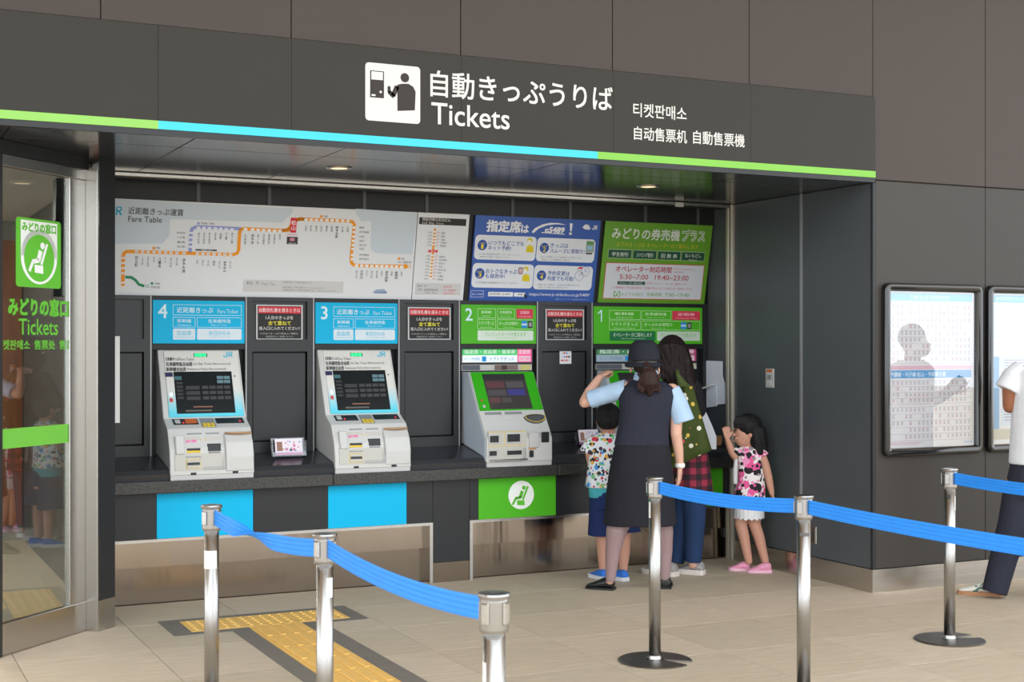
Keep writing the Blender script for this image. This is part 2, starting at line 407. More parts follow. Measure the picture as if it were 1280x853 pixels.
# --- fascia board with the main sign
fx0, fx1 = -3.6, XR + 0.005
fas = empty('fascia_sign', ((1.3 + fx1)/2, WY, CH), label='long dark fascia board over the recess with white ticket sign lettering and colour stripe', cat='sign')
FY = WY - 0.02
fj = [fx0, -1.6, 0.2, 1.437, 2.119, 3.081, 4.043, 5.005, fx1]
for a, b in zip(fj[:-1], fj[1:]):
    g = 0.0005
    box('panel', a + g, b - g, FY, WY - 0.001, CH + 0.07, 3.174, M_FASCIA, fas, bev=0.0008)
for a, b, c in ((fx0, 1.437, (134, 194, 82)), (1.437, 3.937, (46, 196, 216)), (3.937, fx1, (120, 188, 58))):
    box('stripe', a, b, FY - 0.001, WY - 0.001, CH + 0.028, CH + 0.0695, mat('stripe_%d' % c[0], c, rough=0.4), fas)
box('lip', fx0, fx1, FY + 0.004, WY + 0.012, CH - 0.002, CH + 0.027, M_DARK, fas)
S = Sheet((0, FY, 0), AX, AZ); WHT = (216, 214, 210)
S.crop = (420, 40, 3.5556)
a = S.px(130, 135); b = S.px(374, 400); c2 = S.px(130, 390)
u0, u1 = a[0], b[0]; v1 = (a[1] + S.px(374, 155)[1]) / 2; v0 = (c2[1] + S.px(374, 412)[1]) / 2
S.rect(u0, v0, u1, v1, WHT, 1, 0.02); DK = (52, 46, 44)
W = u1 - u0; H = v1 - v0
def q(x, y): return (u0 + x*W, v0 + y*H)
def QR_(x0, y0, x1, y1, m, lay): S.rect(*q(x0, y0), *q(x1, y1), m, lay)
QR_(0.085, 0.40, 0.335, 0.865, DK, 2); QR_(0.105, 0.71, 0.315, 0.85, WHT, 3); QR_(0.11, 0.425, 0.18, 0.455, WHT, 3); S.disc(*q(0.275, 0.505), 0.022*W, WHT, 3, 14)
S.disc(*q(0.715, 0.79), 0.08*W, DK, 2, 24)
S.poly([q(0.58, 0.20), q(0.90, 0.235), q(0.915, 0.56), q(0.87, 0.645), q(0.78, 0.69), q(0.66, 0.68), q(0.58, 0.655), q(0.555, 0.61), q(0.578, 0.54)], DK, 2)
S.band([q(0.575, 0.63), q(0.50, 0.455)], 0.085*W, DK, 2); S.band([q(0.52, 0.44), q(0.425, 0.525)], 0.075*W, DK, 2); S.rect(*q(0.40, 0.50), *q(0.455, 0.62), DK, 2, 0.006)
S.build('pictogram_plate', fas, label='white plate with a person using a ticket machine')
S.ptext('自動きっぷうりば', 420, 232, 1228, 296, 112, WHT, bold=0.009, res=4); S.build('lettering', fas)
S.ptext('Tickets', 424, 362, 770, 387, 94, WHT, bold=0.005, res=4); S.build('lettering', fas)
S.crop = (760, 60, 3.5556)
S.ptext('티켓판매소', 112, 278, 348, 290, 60, WHT, bold=0.008, res=3); S.build('lettering', fas)
S.ptext('自动售票机', 115, 378, 350, 396, 58, WHT, bold=0.008, res=3); S.build('lettering', fas)
S.ptext('自動售票機', 378, 398, 606, 412, 58, WHT, bold=0.008, res=3); S.build('lettering', fas)
S.crop = None

# --- machine wall, its bays and the counter below
wall_back = box('wall_back', 1.40, XR + 0.1, BY + 0.06, BY + 0.3, 0, CH + 0.02, M_DARKER, kind='structure', label='dark panel wall with the ticket machine bays')
BAYS = [(1.30, 1.789), (2.383, 2.854), (3.443, 3.909), (4.503, 4.967)]
MBAY = [(1.789, 2.383), (2.854, 3.443), (3.909, 4.503), (4.967, 5.93)]
for x0, x1 in BAYS:
    bm = bmesh.new()
    for a in ((x0, x0+0.05, 0.84, 1.90), (x1-0.05, x1, 0.84, 1.90), (x0+0.05, x1-0.05, 0.84, 0.955), (x0+0.05, x1-0.05, 1.545, 1.625), (x0+0.05, x1-0.05, 1.875, 1.90)):
        abox(bm, a[0], a[1], BY - 0.005, BY + 0.06, a[2], a[3])
    f = from_bm('bay_frame', bm, M_DARK, wall_back)
    for x in (x0 + 0.004, x1 - 0.012): box('edge_strip', x, x + 0.008, BY - 0.009, BY - 0.005, 0.85, 1.9, M_STRIP, f)
    box('access_panel', x0 + 0.056, x1 - 0.056, BY + 0.012, BY + 0.06, 0.962, 1.538, M_DARK, wall_back, bev=0.004)
    box('upper_panel', x0 + 0.05, x1 - 0.05, BY + 0.02, BY + 0.06, 1.625, 1.875, M_DARK, wall_back)
for x0, x1 in MBAY:
    box('bay_head', x0, x1, BY - 0.0, BY + 0.06, 1.56, 1.90, M_DARKER, wall_back)
box('bay_end', 5.93, XR, BY - 0.0, BY + 0.06, 0.84, 1.90, M_DARK, wall_back)
# head of the wall above the tilted signs
hd = box('sign_head', 1.2, XR, 8.76, BY + 0.06, 2.49, CH - 0.001, M_DARKER, wall_back)
for x in (1.50, 2.06, 2.52, 3.17, 3.62, 4.27, 4.73, 5.36, 5.82):
    box('joint_strip', x - 0.012, x + 0.012, 8.752, 8.76, 2.49, CH - 0.002, mat('head_strip', (72, 74, 76), rough=0.4), hd)
bm = bmesh.new()    # dark wedge carrying the tilted signs
y_t, y_b, z_t, z_b = 8.775, 8.885, 2.495, 1.885
V = [(x, y, z) for x in (1.2, 5.965) for (y, z) in ((y_t, z_t), (y_b, z_b), (BY + 0.07, z_b), (BY + 0.07, z_t))]
mesh_obj('sign_carrier', V, [(0, 3, 2, 1), (4, 5, 6, 7), (0, 1, 5, 4), (1, 2, 6, 5), (2, 3, 7, 6), (3, 0, 4, 7)], M_DARKER, wall_back)
box('shutter_box', 1.41, XR - 0.03, 8.515, 8.56, CH - 0.026, CH - 0.001, M_STEEL, wall_back, bev=0.004)
box('shutter_slot', 1.41, XR - 0.03, 8.58, 8.62, CH - 0.03, CH - 0.001, M_BLACK, wall_back)

box('shutter_clip', 5.46, 5.53, 8.50, 8.515, CH - 0.040, CH - 0.006, M_WHITE2, wall_back, bev=0.003)
# counter
CY = 8.545
ctr = empty('counter', (3.7, 8.5, 0), label='long dark stone counter with sloping metal ledge and stainless kick recesses', cat='counter')
for a, b in ((1.38, 2.855), (2.858, 4.48), (4.483, XR - 0.002)):
    box('stone_slab', a, b, 8.462, 8.62, 0.687, 0.762, M_STONE, ctr, bev=0.006, seg=2)
prof = [(8.505, 0.762), (8.500, 0.80), (8.515, 0.826), (8.545, 0.833), (BY + 0.0, 0.889), (BY + 0.0, 0.762)]
V = [(x, y, z) for x in (1.38, XR - 0.002) for y, z in prof]; n = len(prof)
M_LEDGE = mat('ledge_metal', (46, 48, 52), rough=0.22, spec=0.6)
mesh_obj('ledge', V, [tuple(range(n))[::-1], tuple(range(n, 2*n))] + [(i, (i+1) % n, n+(i+1) % n, n+i) for i in range(n)], M_LEDGE, ctr)
# front of the counter: dark panels, stainless kick recesses with frames
for a, b in ((1.38, 1.755), (2.355, 2.846), (3.389, 3.576), (3.576, 3.846), (3.846, 3.91), (4.503, 5.0), (5.90, XR)):
    z0 = 0.135 if (a, b) == (3.576, 3.846) else 0.405
    box('front_panel', a + 0.0015, b - 0.0015, CY, CY + 0.08, z0, 0.688, M_DARK, ctr)
for a, b, m, lb in ((1.755, 2.355, M_CYAN, 'cyan panel'), (2.846, 3.389, M_CYAN, 'cyan panel'), (3.91, 4.503, M_GREEN, 'green panel'), (5.0, 5.90, M_GREEN, 'green panel')):
    box('colour_panel', a + 0.0015, b - 0.0015, CY - 0.002, CY + 0.08, 0.405, 0.688, m, ctr, label=lb)
S = Sheet((0, CY - 0.002, 0), AX, AZ)
u, v = S.px(651.5, 619); S.disc(u, v, 0.098, (238, 240, 234), 1, 36); seat_icon(S, u, v, 0.098, (92, 184, 48), 2)
S.build('seat_pictogram', ctr, label='white disc with green seated figure')
box('kick_plate', 3.579, 3.843, CY, CY + 0.06, 0.0, 0.133, M_KICK, ctr)
for x0, x1 in ((1.38, 3.576), (3.846, XR - 0.002)):
    bm = bmesh.new(); f = 0.022; Y0 = CY - 0.004
    abox(bm, x0, x1, Y0, CY + 0.11, 0.385, 0.404); 
    if x0 > 2: abox(bm, x0, x0 + f, Y0, CY + 0.11, 0, 0.385)
    if x0 < 2: abox(bm, x1 - f, x1, Y0, CY + 0.11, 0, 0.385)
    from_bm('recess_frame', bm, M_STEEL, ctr)
    V = [(x, y, z) for x in (x0, x1 - 0.002) for y, z in ((CY + 0.066, 0.226), (CY + 0.072, 0.386), (CY + 0.11, 0.386), (CY + 0.11, 0.226))]
    mesh_obj('recess_upper', V, [(0, 1, 2, 3), (7, 6, 5, 4), (0, 4, 5, 1), (1, 5, 6, 2), (2, 6, 7, 3), (3, 7, 4, 0)], M_KICK, ctr)
    V = [(x, y, z) for x in (x0, x1 - 0.002) for y, z in ((CY + 0.085, 0.0), (CY + 0.089, 0.224), (CY + 0.11, 0.224), (CY + 0.11, 0.0))]
    mesh_obj('recess_lower', V, [(0, 1, 2, 3), (7, 6, 5, 4), (0, 4, 5, 1), (1, 5, 6, 2), (2, 6, 7, 3), (3, 7, 4, 0)], M_KICK, ctr)

# --- left: 45 degree glass door with stainless frame, dark jamb
D0 = Vector((0.7036, 7.4103, 0)); DD = Vector((math.cos(R(44.6)), math.sin(R(44.6)), 0)); DN = Vector((DD.y, -DD.x, 0))
door = empty('door_1', (0.9, 7.62, 0), kind='structure', label='glass door of the ticket office in a stainless frame with green lettering')
def dbox(name, s0, s1, z0, z1, d0, d1, m, parent=door, bev=0.0, **k):
    bm = bmesh.new(); c = D0 + DD*((s0+s1)/2) - DN*((d0+d1)/2) + AZ*((z0+z1)/2)
    obox(bm, c, DD, -DN, AZ, abs(s1-s0), abs(d1-d0), abs(z1-z0), bev); return from_bm(name, bm, m, parent, **k)
E_ = 0.800   # where the jamb begins, metres along the door from its left image edge
dbox('bottom_rail', 0.075, 0.762, 0.005, 0.165, 0.0, 0.045, M_STEELV, bev=0.003)
dbox('stile', 0.624, 0.762, 0.165, 2.50, 0.004, 0.04, M_STEEL, bev=0.003)
dbox('stile', 0.045, 0.078, 0.0, 2.56, -0.004, 0.05, mat('dark_frame', (72, 72, 72), rough=0.3, metal=0.7), bev=0.003)
dbox('top_rail', 0.075, 0.762, 2.50, 2.56, 0.0, 0.045, M_STEEL, bev=0.003)
dbox('header', -2.2, 0.775, 2.56, CH - 0.001, -0.01, 0.09, M_DARK)
gl = dbox('glass_pane', 0.075, 0.63, 0.16, 2.51, 0.018, 0.026, M_GLASS)
dbox('jamb', 0.762, 0.775, 0.0, 2.56, -0.074, 0.05, M_STEEL, bev=0.002)
S = Sheet(D0 - DN*0.0175, DD, AZ)
a = S.px(0, 536)[1]; S.rect(0.08, S.px(50, 557)[1], 0.76, S.px(50, 533)[1], mat('green_film', (110, 188, 62), rough=0.5), 1)
S.crop = (0, 240, 5.3333); GRN = (96, 184, 52)
u0 = S.px(105, 400)[0]; u1 = S.px(405, 420)[0]; v1 = (S.px(105, 160)[1] + S.px(405, 205)[1])/2; v0 = (S.px(105, 628)[1] + S.px(405, 650)[1])/2
S.rect(u0, v0, u1, v1, GRN, 1, 0.02); W = u1-u0; H = v1-v0; WH2 = (236, 238, 234)
S.rect(u0+0.1*W, v0+0.45*H, u1-0.09*W, v0+0.965*H, WH2, 2); cu = u0 + 0.505*W
S.disc(cu, v0+0.45*H, 0.405*W, WH2, 2, 40, ry=0.40*H); S.disc(cu, v0+0.43*H, 0.335*W, GRN, 3, 40, ry=0.345*H)
seat_icon(S, cu + 0.0*W, v0+0.45*H, 0.33*W, WH2, 4)
S.text('みどりの窓口', u0+0.13*W, v0+0.81*H, u1-0.12*W, v0+0.94*H, GRN, lay=3, bold=0.03)
S.ptext('みどりの窓口', 55, 755, 450, 782, 112, GRN, bold=0.03)
S.crop = (0, 180, 2.8433)
S.ptext('Tickets', 66, 646, 205, 656, 56, GRN, bold=0.006)
S.ptext('켓판매소  售票处  售票處', 10, 710, 280, 718, 34, GRN, bold=0.01)
S.crop = None
S.build('door_lettering', door, label='green and white seat reservation sign and lettering')
# dark jamb wall continuing to the recess
pil = Vector((1.412, 7.998, 0)); e0 = D0 + DD*0.81; e1 = pil
V = [(1.307, 7.90), (e1.x, e1.y), (e1.x, 9.15), (e1.x - 0.025, 9.15), (1.30, 8.04)]
def prism(name, P, z0, z1, m, parent=None, **k):
    n = len(P); Vv = [(x, y, z0) for x, y in P] + [(x, y, z1) for x, y in P]
    return mesh_obj(name, Vv, [tuple(range(n))[::-1], tuple(range(n, 2*n))] + [(i, (i+1) % n, n+(i+1) % n, n+i) for i in range(n)], m, parent, **k)
wl = prism('wall_left', V, 0.17, CH - 0.001, M_DARK, kind='structure', label='dark metal pillar between glass door and ticket recess')
prism('skirting', [(x, y) for x, y in V], 0.0, 0.17, M_STEEL, wl)
box('edge_strip', 1.412, 1.531, 8.515, 8.55, 1.12, 1.64, mat('lit_guide_white', (225, 225, 222), rough=0.5), wl)  # white box paints in the lit sliver of the left shutter guide
# --- ticket office behind the glass
M_WOOD = mat('wood_panel', (140, 84, 52), rough=0.5, var=0.35, vscale=4, stretch=(9, 9, 0.6))
M_INW = mat('office_wall', (150, 148, 142), rough=0.7); M_INC = mat('office_ceiling', (232, 230, 224), rough=0.8)
box('wall_office', 1.372, 1.386, 8.16, 11.95, 0, 2.6, mat('office_grey', (92, 92, 90), rough=0.5), kind='structure', label='grey inner wall of the ticket office seen through the glass')
wo = box('wall_office_back', -4, 1.372, 11.95, 12.1, 0, 2.6, M_INW, kind='structure', label='office back wall with brown wood boards')
for k in range(14): box('wood_board', 1.368 - 0.2*(k+1) + 0.002, 1.368 - 0.2*k - 0.002, 11.92, 11.95, 0.12, 2.44, M_WOOD, wo)
prism('ceiling_office', [(-4, 12.1), (-4, 7.35), (-1.45, 5.45), (1.386, 8.29), (1.386, 12.1)][::-1], 2.60, 2.628, M_INC, kind='structure', label='white ceiling of the ticket office')
box('floor_office', -4, 1.386, 8.63, 12.1, -0.05, -0.002, M_FLOORFAR, kind='structure', label='beige floor of the ticket office')
for k, (x, y) in enumerate(((0.3, 9.4), (0.3, 11.0), (-1.4, 10.2))):
    box('office_light', x-0.3, x+0.3, y-0.08, y+0.08, 2.585, 2.599, mat('office_lamp', (255, 250, 240), emit=120), label='ceiling strip light %s in the ticket office' % ('nearest the glass door', 'farthest back', 'deep on the left side')[k], cat='ceiling light')
# --- concourse roof overhead
box('ceiling_concourse', -14, 18, 2.2, WY + 0.3, 6.5, 6.8, mat('roof_wood', (205, 184, 160), rough=0.7), kind='structure', label='brown ceiling of the concourse canopy')
# ================================================================ SIGNS
def P3(y, z): return Vector((0, y, z))
TB = Vector((0, 8.872, 1.888)); TT = Vector((0, 8.752, 2.490)); TU = (TT - TB).normalized(); TH = (TT - TB).length
def tilted(): return Sheet(TB, AX, TU)
def sign_panel(name, x0, x1, m, label, v0=0.0, v1=None, t=0.012, cat='sign', group=None):
    v1 = TH if v1 is None else v1
    S = tilted(); o = S.slab_obj(name, x0, v0, x1, v1, t, m, None, off=-t, label=label, cat=cat, group=group); return S, o
M_PAPER = mat('sign_white', (224, 227, 230), rough=0.45)
ORG = (240, 152, 28); PUR = (152, 160, 214); GR2 = (40, 138, 92); TXT = (92, 92, 96); RED = (222, 40, 62); PAN = (202, 213, 222)
xs_ = lambda x, y, S: S.px(x, y)[0]
T0 = tilted()
# --- fare table
X1 = T0.px(519, 310)[0]; S, fare = sign_panel('fare_table_sign', 1.25, X1 - 0.002, M_PAPER, 'long white fare table sign with orange railway line map')
S.crop = (140, 240, 5.3333)
S.poly([S.px(-20, 45), S.px(-20, 345), S.px(335, 345), S.px(385, 290), S.px(385, 185), S.px(420, 182), S.px(1130, 205), S.px(1195, 150), S.px(1210, 112)], PAN, 1)
A0 = S.px(-16, 152); A1 = S.px(66, 98); jr_logo(S, A0[0], A0[1], A1[0], A1[1], (34, 168, 206))
S.ptext('近距離きっぷ運賃', 108, 128, 476, 136, 46, (70, 72, 76), bold=0.008)
S.ptext('Fare Table', 108, 180, 332, 186, 38, (70, 72, 76), bold=0.005)
def line(pts, wd, c, lay=2): S.band([S.px(*p) for p in pts], wd, c, lay)
LW = 0.022
line([(72, 640), (74, 430), (80, 408), (96, 398), (150, 398), (480, 408), (810, 418), (836, 408), (844, 385), (850, 275), (858, 250), (880, 246), (1150, 258), (1178, 254), (1192, 236), (1205, 205), (1228, 186), (1250, 180), (1290, 182)], LW, ORG)
line([(520, 408), (526, 270), (534, 245), (560, 233), (800, 243), (860, 246)], LW, PUR)
line([(88, 568), (130, 570), (158, 590), (180, 618), (215, 628)], 0.018, GR2)
S.ptext('02', 222, 628, 248, 628, 20, GR2); S.prect(258, 602, 274, 618, GR2, 2); S.ptext('予讃線', 282, 611, 320, 612, 14, TXT); S.ptext('宇和島方面', 258, 634, 318, 636, 16, TXT)
S.prect(270, 366, 288, 384, ORG, 2); S.ptext('予讃線', 293, 373, 320, 374, 13, TXT); S.prect(568, 202, 584, 218, PUR, 2); S.ptext('予讃線（海線）', 592, 210, 684, 212, 14, TXT)
ST = [(163, 412, 500, '卯之町', 1), (203, 415, 486, '上宇和', 0), (239, 418, 500, '伊予石城', 0), (279, 420, 470, '双岩', 0), (317, 422, 505, '八幡浜', 1), (356, 422, 472, '千丈', 0), (392, 424, 502, '伊予平野', 0), (432, 426, 490, '西大洲', 0), (478, 430, 540, '伊予大洲', 1),
      (568, 440, 480, '新谷', 0), (605, 440, 492, '喜多山', 0), (641, 442, 494, '五十崎', 0), (679, 444, 494, '内子', 1), (716, 446, 512, '伊予立川', 0), (751, 448, 534, '伊予中山', 1), (788, 448, 512, '伊予大平', 0)]
for i, (x, y0, y1, t, b) in enumerate(ST):
    S.pvtext(t, x, y0 + 14, y1, 16 if b else 10, TXT, bold=0.01 if b else 0, res=1)
    yy = 396 + (x - 150) * 0.033; S.prect(x - 10, yy - 8, x + 12, yy + 10, (238, 236, 232), 3); S.ptext('%d0' % (95 + i*7 % 60), x - 7, yy + 1, x + 9, yy + 1, 9, TXT, lay=4, res=1)
for i, (x, t) in enumerate(zip((577, 613, 649, 689, 724, 761, 800), ('伊予白滝', '伊予出石', '伊予長浜', '喜多灘', '串', '下灘', '伊予上灘'))):
    S.pvtext(t, x, 272, 345 if len(t) > 3 else 320, 11, TXT, res=1); S.prect(x - 12, 230 + i*2, x + 12, 246 + i*2, (226, 228, 238), 3)
for y, t in ((272, '伊予白滝'), (302, '八多喜'), (334, '春賀'), (364, '五郎')): S.ptext(t, 432, y, 486, y + 2, 14, TXT, res=1); S.prect(512, y - 6, 540, y + 9, (226, 228, 238), 3)
for i, (x, t) in enumerate(zip((888, 936, 973, 1010, 1046, 1082, 1118), ('向井原', '伊予市', '鳥ノ木', '伊予横田', '南伊予', '北伊予', '市坪'))):
    b = t == '伊予市'; S.pvtext(t, x, 282, 350 if len(t) > 2 else 322, 15 if b else 11, TXT, bold=0.01 if b else 0, res=1); S.prect(x - 11, 240 + i*2, x + 13, 258 + i*2, (238, 236, 232), 3)
for y in (440, 474, 508, 542, 605, 632): S.prect(58, y - 7, 90, y + 8, (234, 226, 220), 3)
S.prect(1192, 172, 1226, 272, RED, 4); S.pvtext('松山', 1209, 188, 256, 26, (250, 240, 240), lay=5, bold=0.01)
S.ptext('Matsuyama', 1168, 284, 1238, 286, 14, RED, res=1); S.prect(1166, 298, 1236, 350, (62, 60, 64), 2); S.ptext('現在地', 1176, 342, 1226, 344, 10, (220, 220, 220), lay=3); S.prect(1186, 306, 1216, 328, (206, 140, 156), 3)
S.prect(556, 381, 698, 395, (60, 58, 58), 3); S.ptext('伊予灘ものがたり', 596, 388, 668, 389, 9, (230, 230, 230), lay=4, res=1)
S.prect(875, 580, 1282 + 690, 668, (206, 204, 204), 1) if False else None
S.crop = (360, 240, 5.3333)
S.prect(-298, 584, 366, 676, (206, 206, 206), 1)
S.ptext('単位：円', -278, 606, -196, 609, 22, (110, 110, 112)); S.ptext('Unit: Yen', -176, 612, -88, 616, 18, (130, 130, 132), res=1)
for y, x1 in ((608, 160), (642, 240), (661, 320)): S.ptext('小児運賃は半額です。10円未満の端数は切り捨て。' + (' Child fares are half of adult fares.' if x1 > 200 else ''), -40, y - 8, x1, y, 12, (140, 138, 138), res=1)
S.poly([S.px(450, 112), S.px(455, 150), S.px(490, 195), S.px(555, 195), S.px(550, 360), S.px(560, 395), S.px(605, 412), S.px(830, 415), S.px(862, 140)], PAN, 1)
line([(-40, 258), (-20, 256), (0, 250), (14, 236), (30, 205), (52, 190), (76, 182), (100, 182), (405, 194), (430, 200), (442, 215), (434, 300), (424, 400), (420, 455), (424, 475), (440, 488), (470, 491), (790, 497)], LW, ORG)
S.disc(*S.px(783, 497), 0.016, ORG, 3); S.ptext('03', 797, 497, 818, 497, 22, ORG)
S.prect(214, 155, 230, 171, ORG, 2); S.ptext('予讃線', 238, 163, 264, 164, 12, TXT); S.prect(732, 437, 748, 453, ORG, 2); S.ptext('予讃線', 754, 446, 776, 446, 12, TXT); S.ptext('壬生川・新居浜方面', 730, 467, 820, 470, 14, TXT, res=1)
for i, (x, t) in enumerate(zip((118, 152, 187, 221, 257, 291, 325, 362, 397), ('三津浜', '伊予和気', '堀江', '光洋台', '粟井', '柳原', '伊予北条', '大浦', '浅海'))):
    b = t == '伊予北条'; S.pvtext(t, x, 222 + i, (308 if b else 262 + i), 16 if b else 11, TXT, bold=0.01 if b else 0, res=1); S.prect(x - 9, 176 + i, x + 13, 194 + i, (238, 236, 232), 3)
for i, (y, t) in enumerate(zip((238, 268, 298, 326, 354, 380, 420, 448), ('菊間', '伊予亀岡', '大西', '波方', '波止浜', '今治', '伊予富田', '伊予桜井'))):
    S.ptext(t, 474, y, 474 + 16*len(t), y + 1, 17 if t == '今治' else 14, TXT, res=1); S.prect(432 - i*2, y - 8, 450 - i*2, y + 9, (238, 236, 232), 3)
for i, (x, t) in enumerate(zip((456, 490, 524, 558, 592, 624, 656, 690, 722, 757), ('伊予三芳', '壬生川', '玉之江', '伊予小松', '伊予氷見', '石鎚山', '伊予西条', '中萩', '新居浜', '多喜浜'))):
    b = t in ('壬生川', '伊予西条', '新居浜'); S.pvtext(t, x, 522 + i, {True: 600 if len(t) > 3 else 582, False: 575 if len(t) > 3 else 560}[b], 16 if b else 11, TXT, bold=0.01 if b else 0, res=1); S.prect(x - 10, 482 + i, x + 11, 500 + i, (238, 236, 232), 3)
S.poly([S.px(566, 668), S.px(586, 652), S.px(640, 648), S.px(660, 668), S.px(655, 676), S.px(572, 674)], (150, 168, 196), 2); S.poly([S.px(566, 670), S.px(660, 669), S.px(655, 677), S.px(572, 675)], (104, 122, 160), 3)
S.build('route_map', fare)
# --- limited express price list
XA, XB = X1 + 0.004, T0.px(583, 320)[0]
S, ex = sign_panel('express_price_sign', XA, XB, M_PAPER, 'narrow white limited express price list with black header next to the fare table')
S.crop = (360, 240, 5.3333)
S.prect(876, 168, 1186, 228, (52, 50, 48), 1); S.ptext('特急列車のおねだん', 896, 178, 1084, 192, 24, (235, 235, 232)); S.ptext('Ltd. Exp. Price', 896, 205, 1036, 214, 18, (225, 225, 222), res=1)
S.band([S.px(980, 245), S.px(950, 580)], 0.016, ORG, 1)
ys = (262, 284, 306, 326, 348, 420, 442, 464, 486, 508, 528, 550, 572); nm = ('高松', '坂出', '丸亀', '多度津', '観音寺', '新居浜', '伊予西条', '壬生川', '今治', '伊予北条', '内子', '八幡浜', '宇和島')
for i, (y, t) in enumerate(zip(ys, nm)):
    xc = 976 - (y - 262)*0.09; S.prect(xc - 8, y - 3, xc + 10, y + 9, (240, 236, 226), 2); S.ptext('%d' % (2330 - i*97), xc - 40, y + 6, xc - 14, y + 8, 11, (120, 116, 116), res=1)
    S.ptext('%d' % (2860 - i*97), xc + 16, y + 8, xc + 34, y + 9, 11, (220, 120, 132), res=1); S.ptext(t, xc + 46, y + 12, xc + 46 + 13*len(t), y + 14, 13, TXT, res=1)
S.prect(935, 386, 996, 405, RED, 3, 0.004); S.ptext('松山', 948, 395, 984, 396, 14, (245, 235, 235), lay=4)
S.prect(850, 606, 1146, 690, (206, 206, 206), 1); S.ptext('単位：円', 862, 625, 922, 630, 13, TXT); S.ptext('上段：自由席特急料金', 862, 650, 1000, 655, 14, TXT); S.ptext('指定席', 1034, 630, 1090, 634, 13, (224, 96, 116)); S.ptext('下段：指定席料金', 1034, 654, 1120, 657, 13, (224, 96, 116)); S.ptext('通常期', 1034, 674, 1106, 677, 12, (224, 120, 136)); S.ptext('Unit: Yen', 910, 668, 990, 674, 11, TXT, res=1)
S.build('price_list', ex)
# --- blue reservation sign
XA, XB = T0.px(590, 320)[0], T0.px(752, 276)[0]
S, bl = sign_panel('reservation_sign', XA + 0.004, XB - 0.004, mat('sign_blue', (42, 88, 172), rough=0.4), 'blue online seat reservation sign with four numbered white boxes')
S.crop = (570, 250, 6.0944); W_ = (238, 240, 244); BL = (42, 84, 164); YE = (232, 208, 36)
S.ptext('指定席', 236, 192, 492, 212, 84, W_, bold=0.03); S.ptext('は', 498, 218, 552, 224, 58, W_, bold=0.025)
S.poly([S.px(574, 246), S.px(600, 215), S.px(660, 186), S.px(720, 174), S.px(780, 176), S.px(840, 190), S.px(760, 186), S.px(690, 195), S.px(630, 218), S.px(590, 252)], W_, 2)
S.ptext('e', 674, 232, 702, 234, 28, W_, bold=0.01, shear=0.2); S.ptext('5489', 706, 226, 820, 234, 42, W_, bold=0.03, shear=0.2); S.band([S.px(650, 248), S.px(826, 262)], 0.006, W_, 2)
S.poly([S.px(866, 178), S.px(888, 180), S.px(880, 240), S.px(868, 240)], W_, 2); S.prect(862, 248, 880, 266, W_, 2)
A0 = S.px(1038, 226); A1 = S.px(1076, 196); jr_logo(S, A0[0], A0[1], A1[0], A1[1], W_); S.poly([S.px(962, 208), S.px(985, 186), S.px(1008, 190), S.px(1024, 216), S.px(1016, 228), S.px(980, 224)], W_, 2)
BX = [(150, 256, 600, 466, 'いつでもどこでも', 'ネット予約!', '1', '※ご予約には会員登録が必要です。詳しくはホームページへ', '通信料はお客様のご負担となります'), (622, 278, 1048, 480, 'きっぷは', 'スムーズに受取り!', '2', '※みどりの券売機・みどりの券売機プラスで受取りできます', '受取りには予約番号が必要です'),
      (130, 472, 580, 676, 'おトクなきっぷ', 'も発売中!', '3', '※ご利用期間や発売期間が限られるきっぷもあります', ''), (600, 488, 1028, 690, '予約変更は', '何度でも可能!', '4', '※受取り前・発車前で、お支払い前の場合に限ります', '商品により変更できない場合があります')]
for x0, y0, x1, y1, t1, t2, nn, s1, s2 in BX:
    a = S.px(x0, y0 + 8); b = S.px(x1, y1); S.rect(a[0], b[1], b[0], a[1], (226, 230, 236), 1, 0.03)
    cx, cy = x0 + 50, y0 + 88; u, v = S.px(cx, cy); S.disc(u, v, 0.037, BL, 2, 28); S.ptext('POINT', cx - 22, cy - 14, cx + 22, cy - 13, 13, YE, lay=3, res=1); S.ptext(nn, cx - (8 if nn == '1' else 12), cy + 12, cx + (6 if nn == '1' else 12), cy + 12, 34, YE, lay=3, bold=0.01)
    wd1 = 33.5 * len(t1); S.ptext(t1, x0 + 98, y0 + 66, x0 + 98 + wd1, y0 + 66 + wd1*0.06, 34, BL, bold=0.008); wd2 = 29*len(t2)
    S.ptext(t2, x0 + 94, y0 + 106, x0 + 94 + wd2, y0 + 106 + wd2*0.05, 34, BL, bold=0.008)
    S.ptext(s1, x0 + 20, y0 + 152, x0 + 340, y0 + 168, 14, (120, 124, 132), res=1)
    if s2: S.ptext(s2, x0 + 30, y0 + 174, x0 + 250, y0 + 186, 13, (120, 124, 132), res=1)
for cx, cy in ((562, 340), (532, 560)):    # yellow line drawings of a person
    S.disc(*S.px(cx, cy - 30), 0.020, (214, 196, 40), 2, 16); S.disc(*S.px(cx - 4, cy - 20), 0.014, (240, 236, 226), 3, 14)
    S.poly([S.px(cx - 30, cy + 58), S.px(cx - 24, cy + 14), S.px(cx, cy + 4), S.px(cx + 26, cy + 16), S.px(cx + 28, cy + 62)], (224, 202, 32), 2)
S.prect(476, 514, 506, 566, (110, 104, 124), 2, 0.006); S.prect(481, 522, 501, 558, (226, 180, 190), 3)
S.prect(994, 312, 1048, 400, (150, 168, 160), 2); S.prect(998, 318, 1044, 342, (92, 158, 84), 3); S.prect(1000, 350, 1036, 380, (150, 196, 220), 3); S.prect(988, 402, 1036, 416, (70, 72, 76), 2)
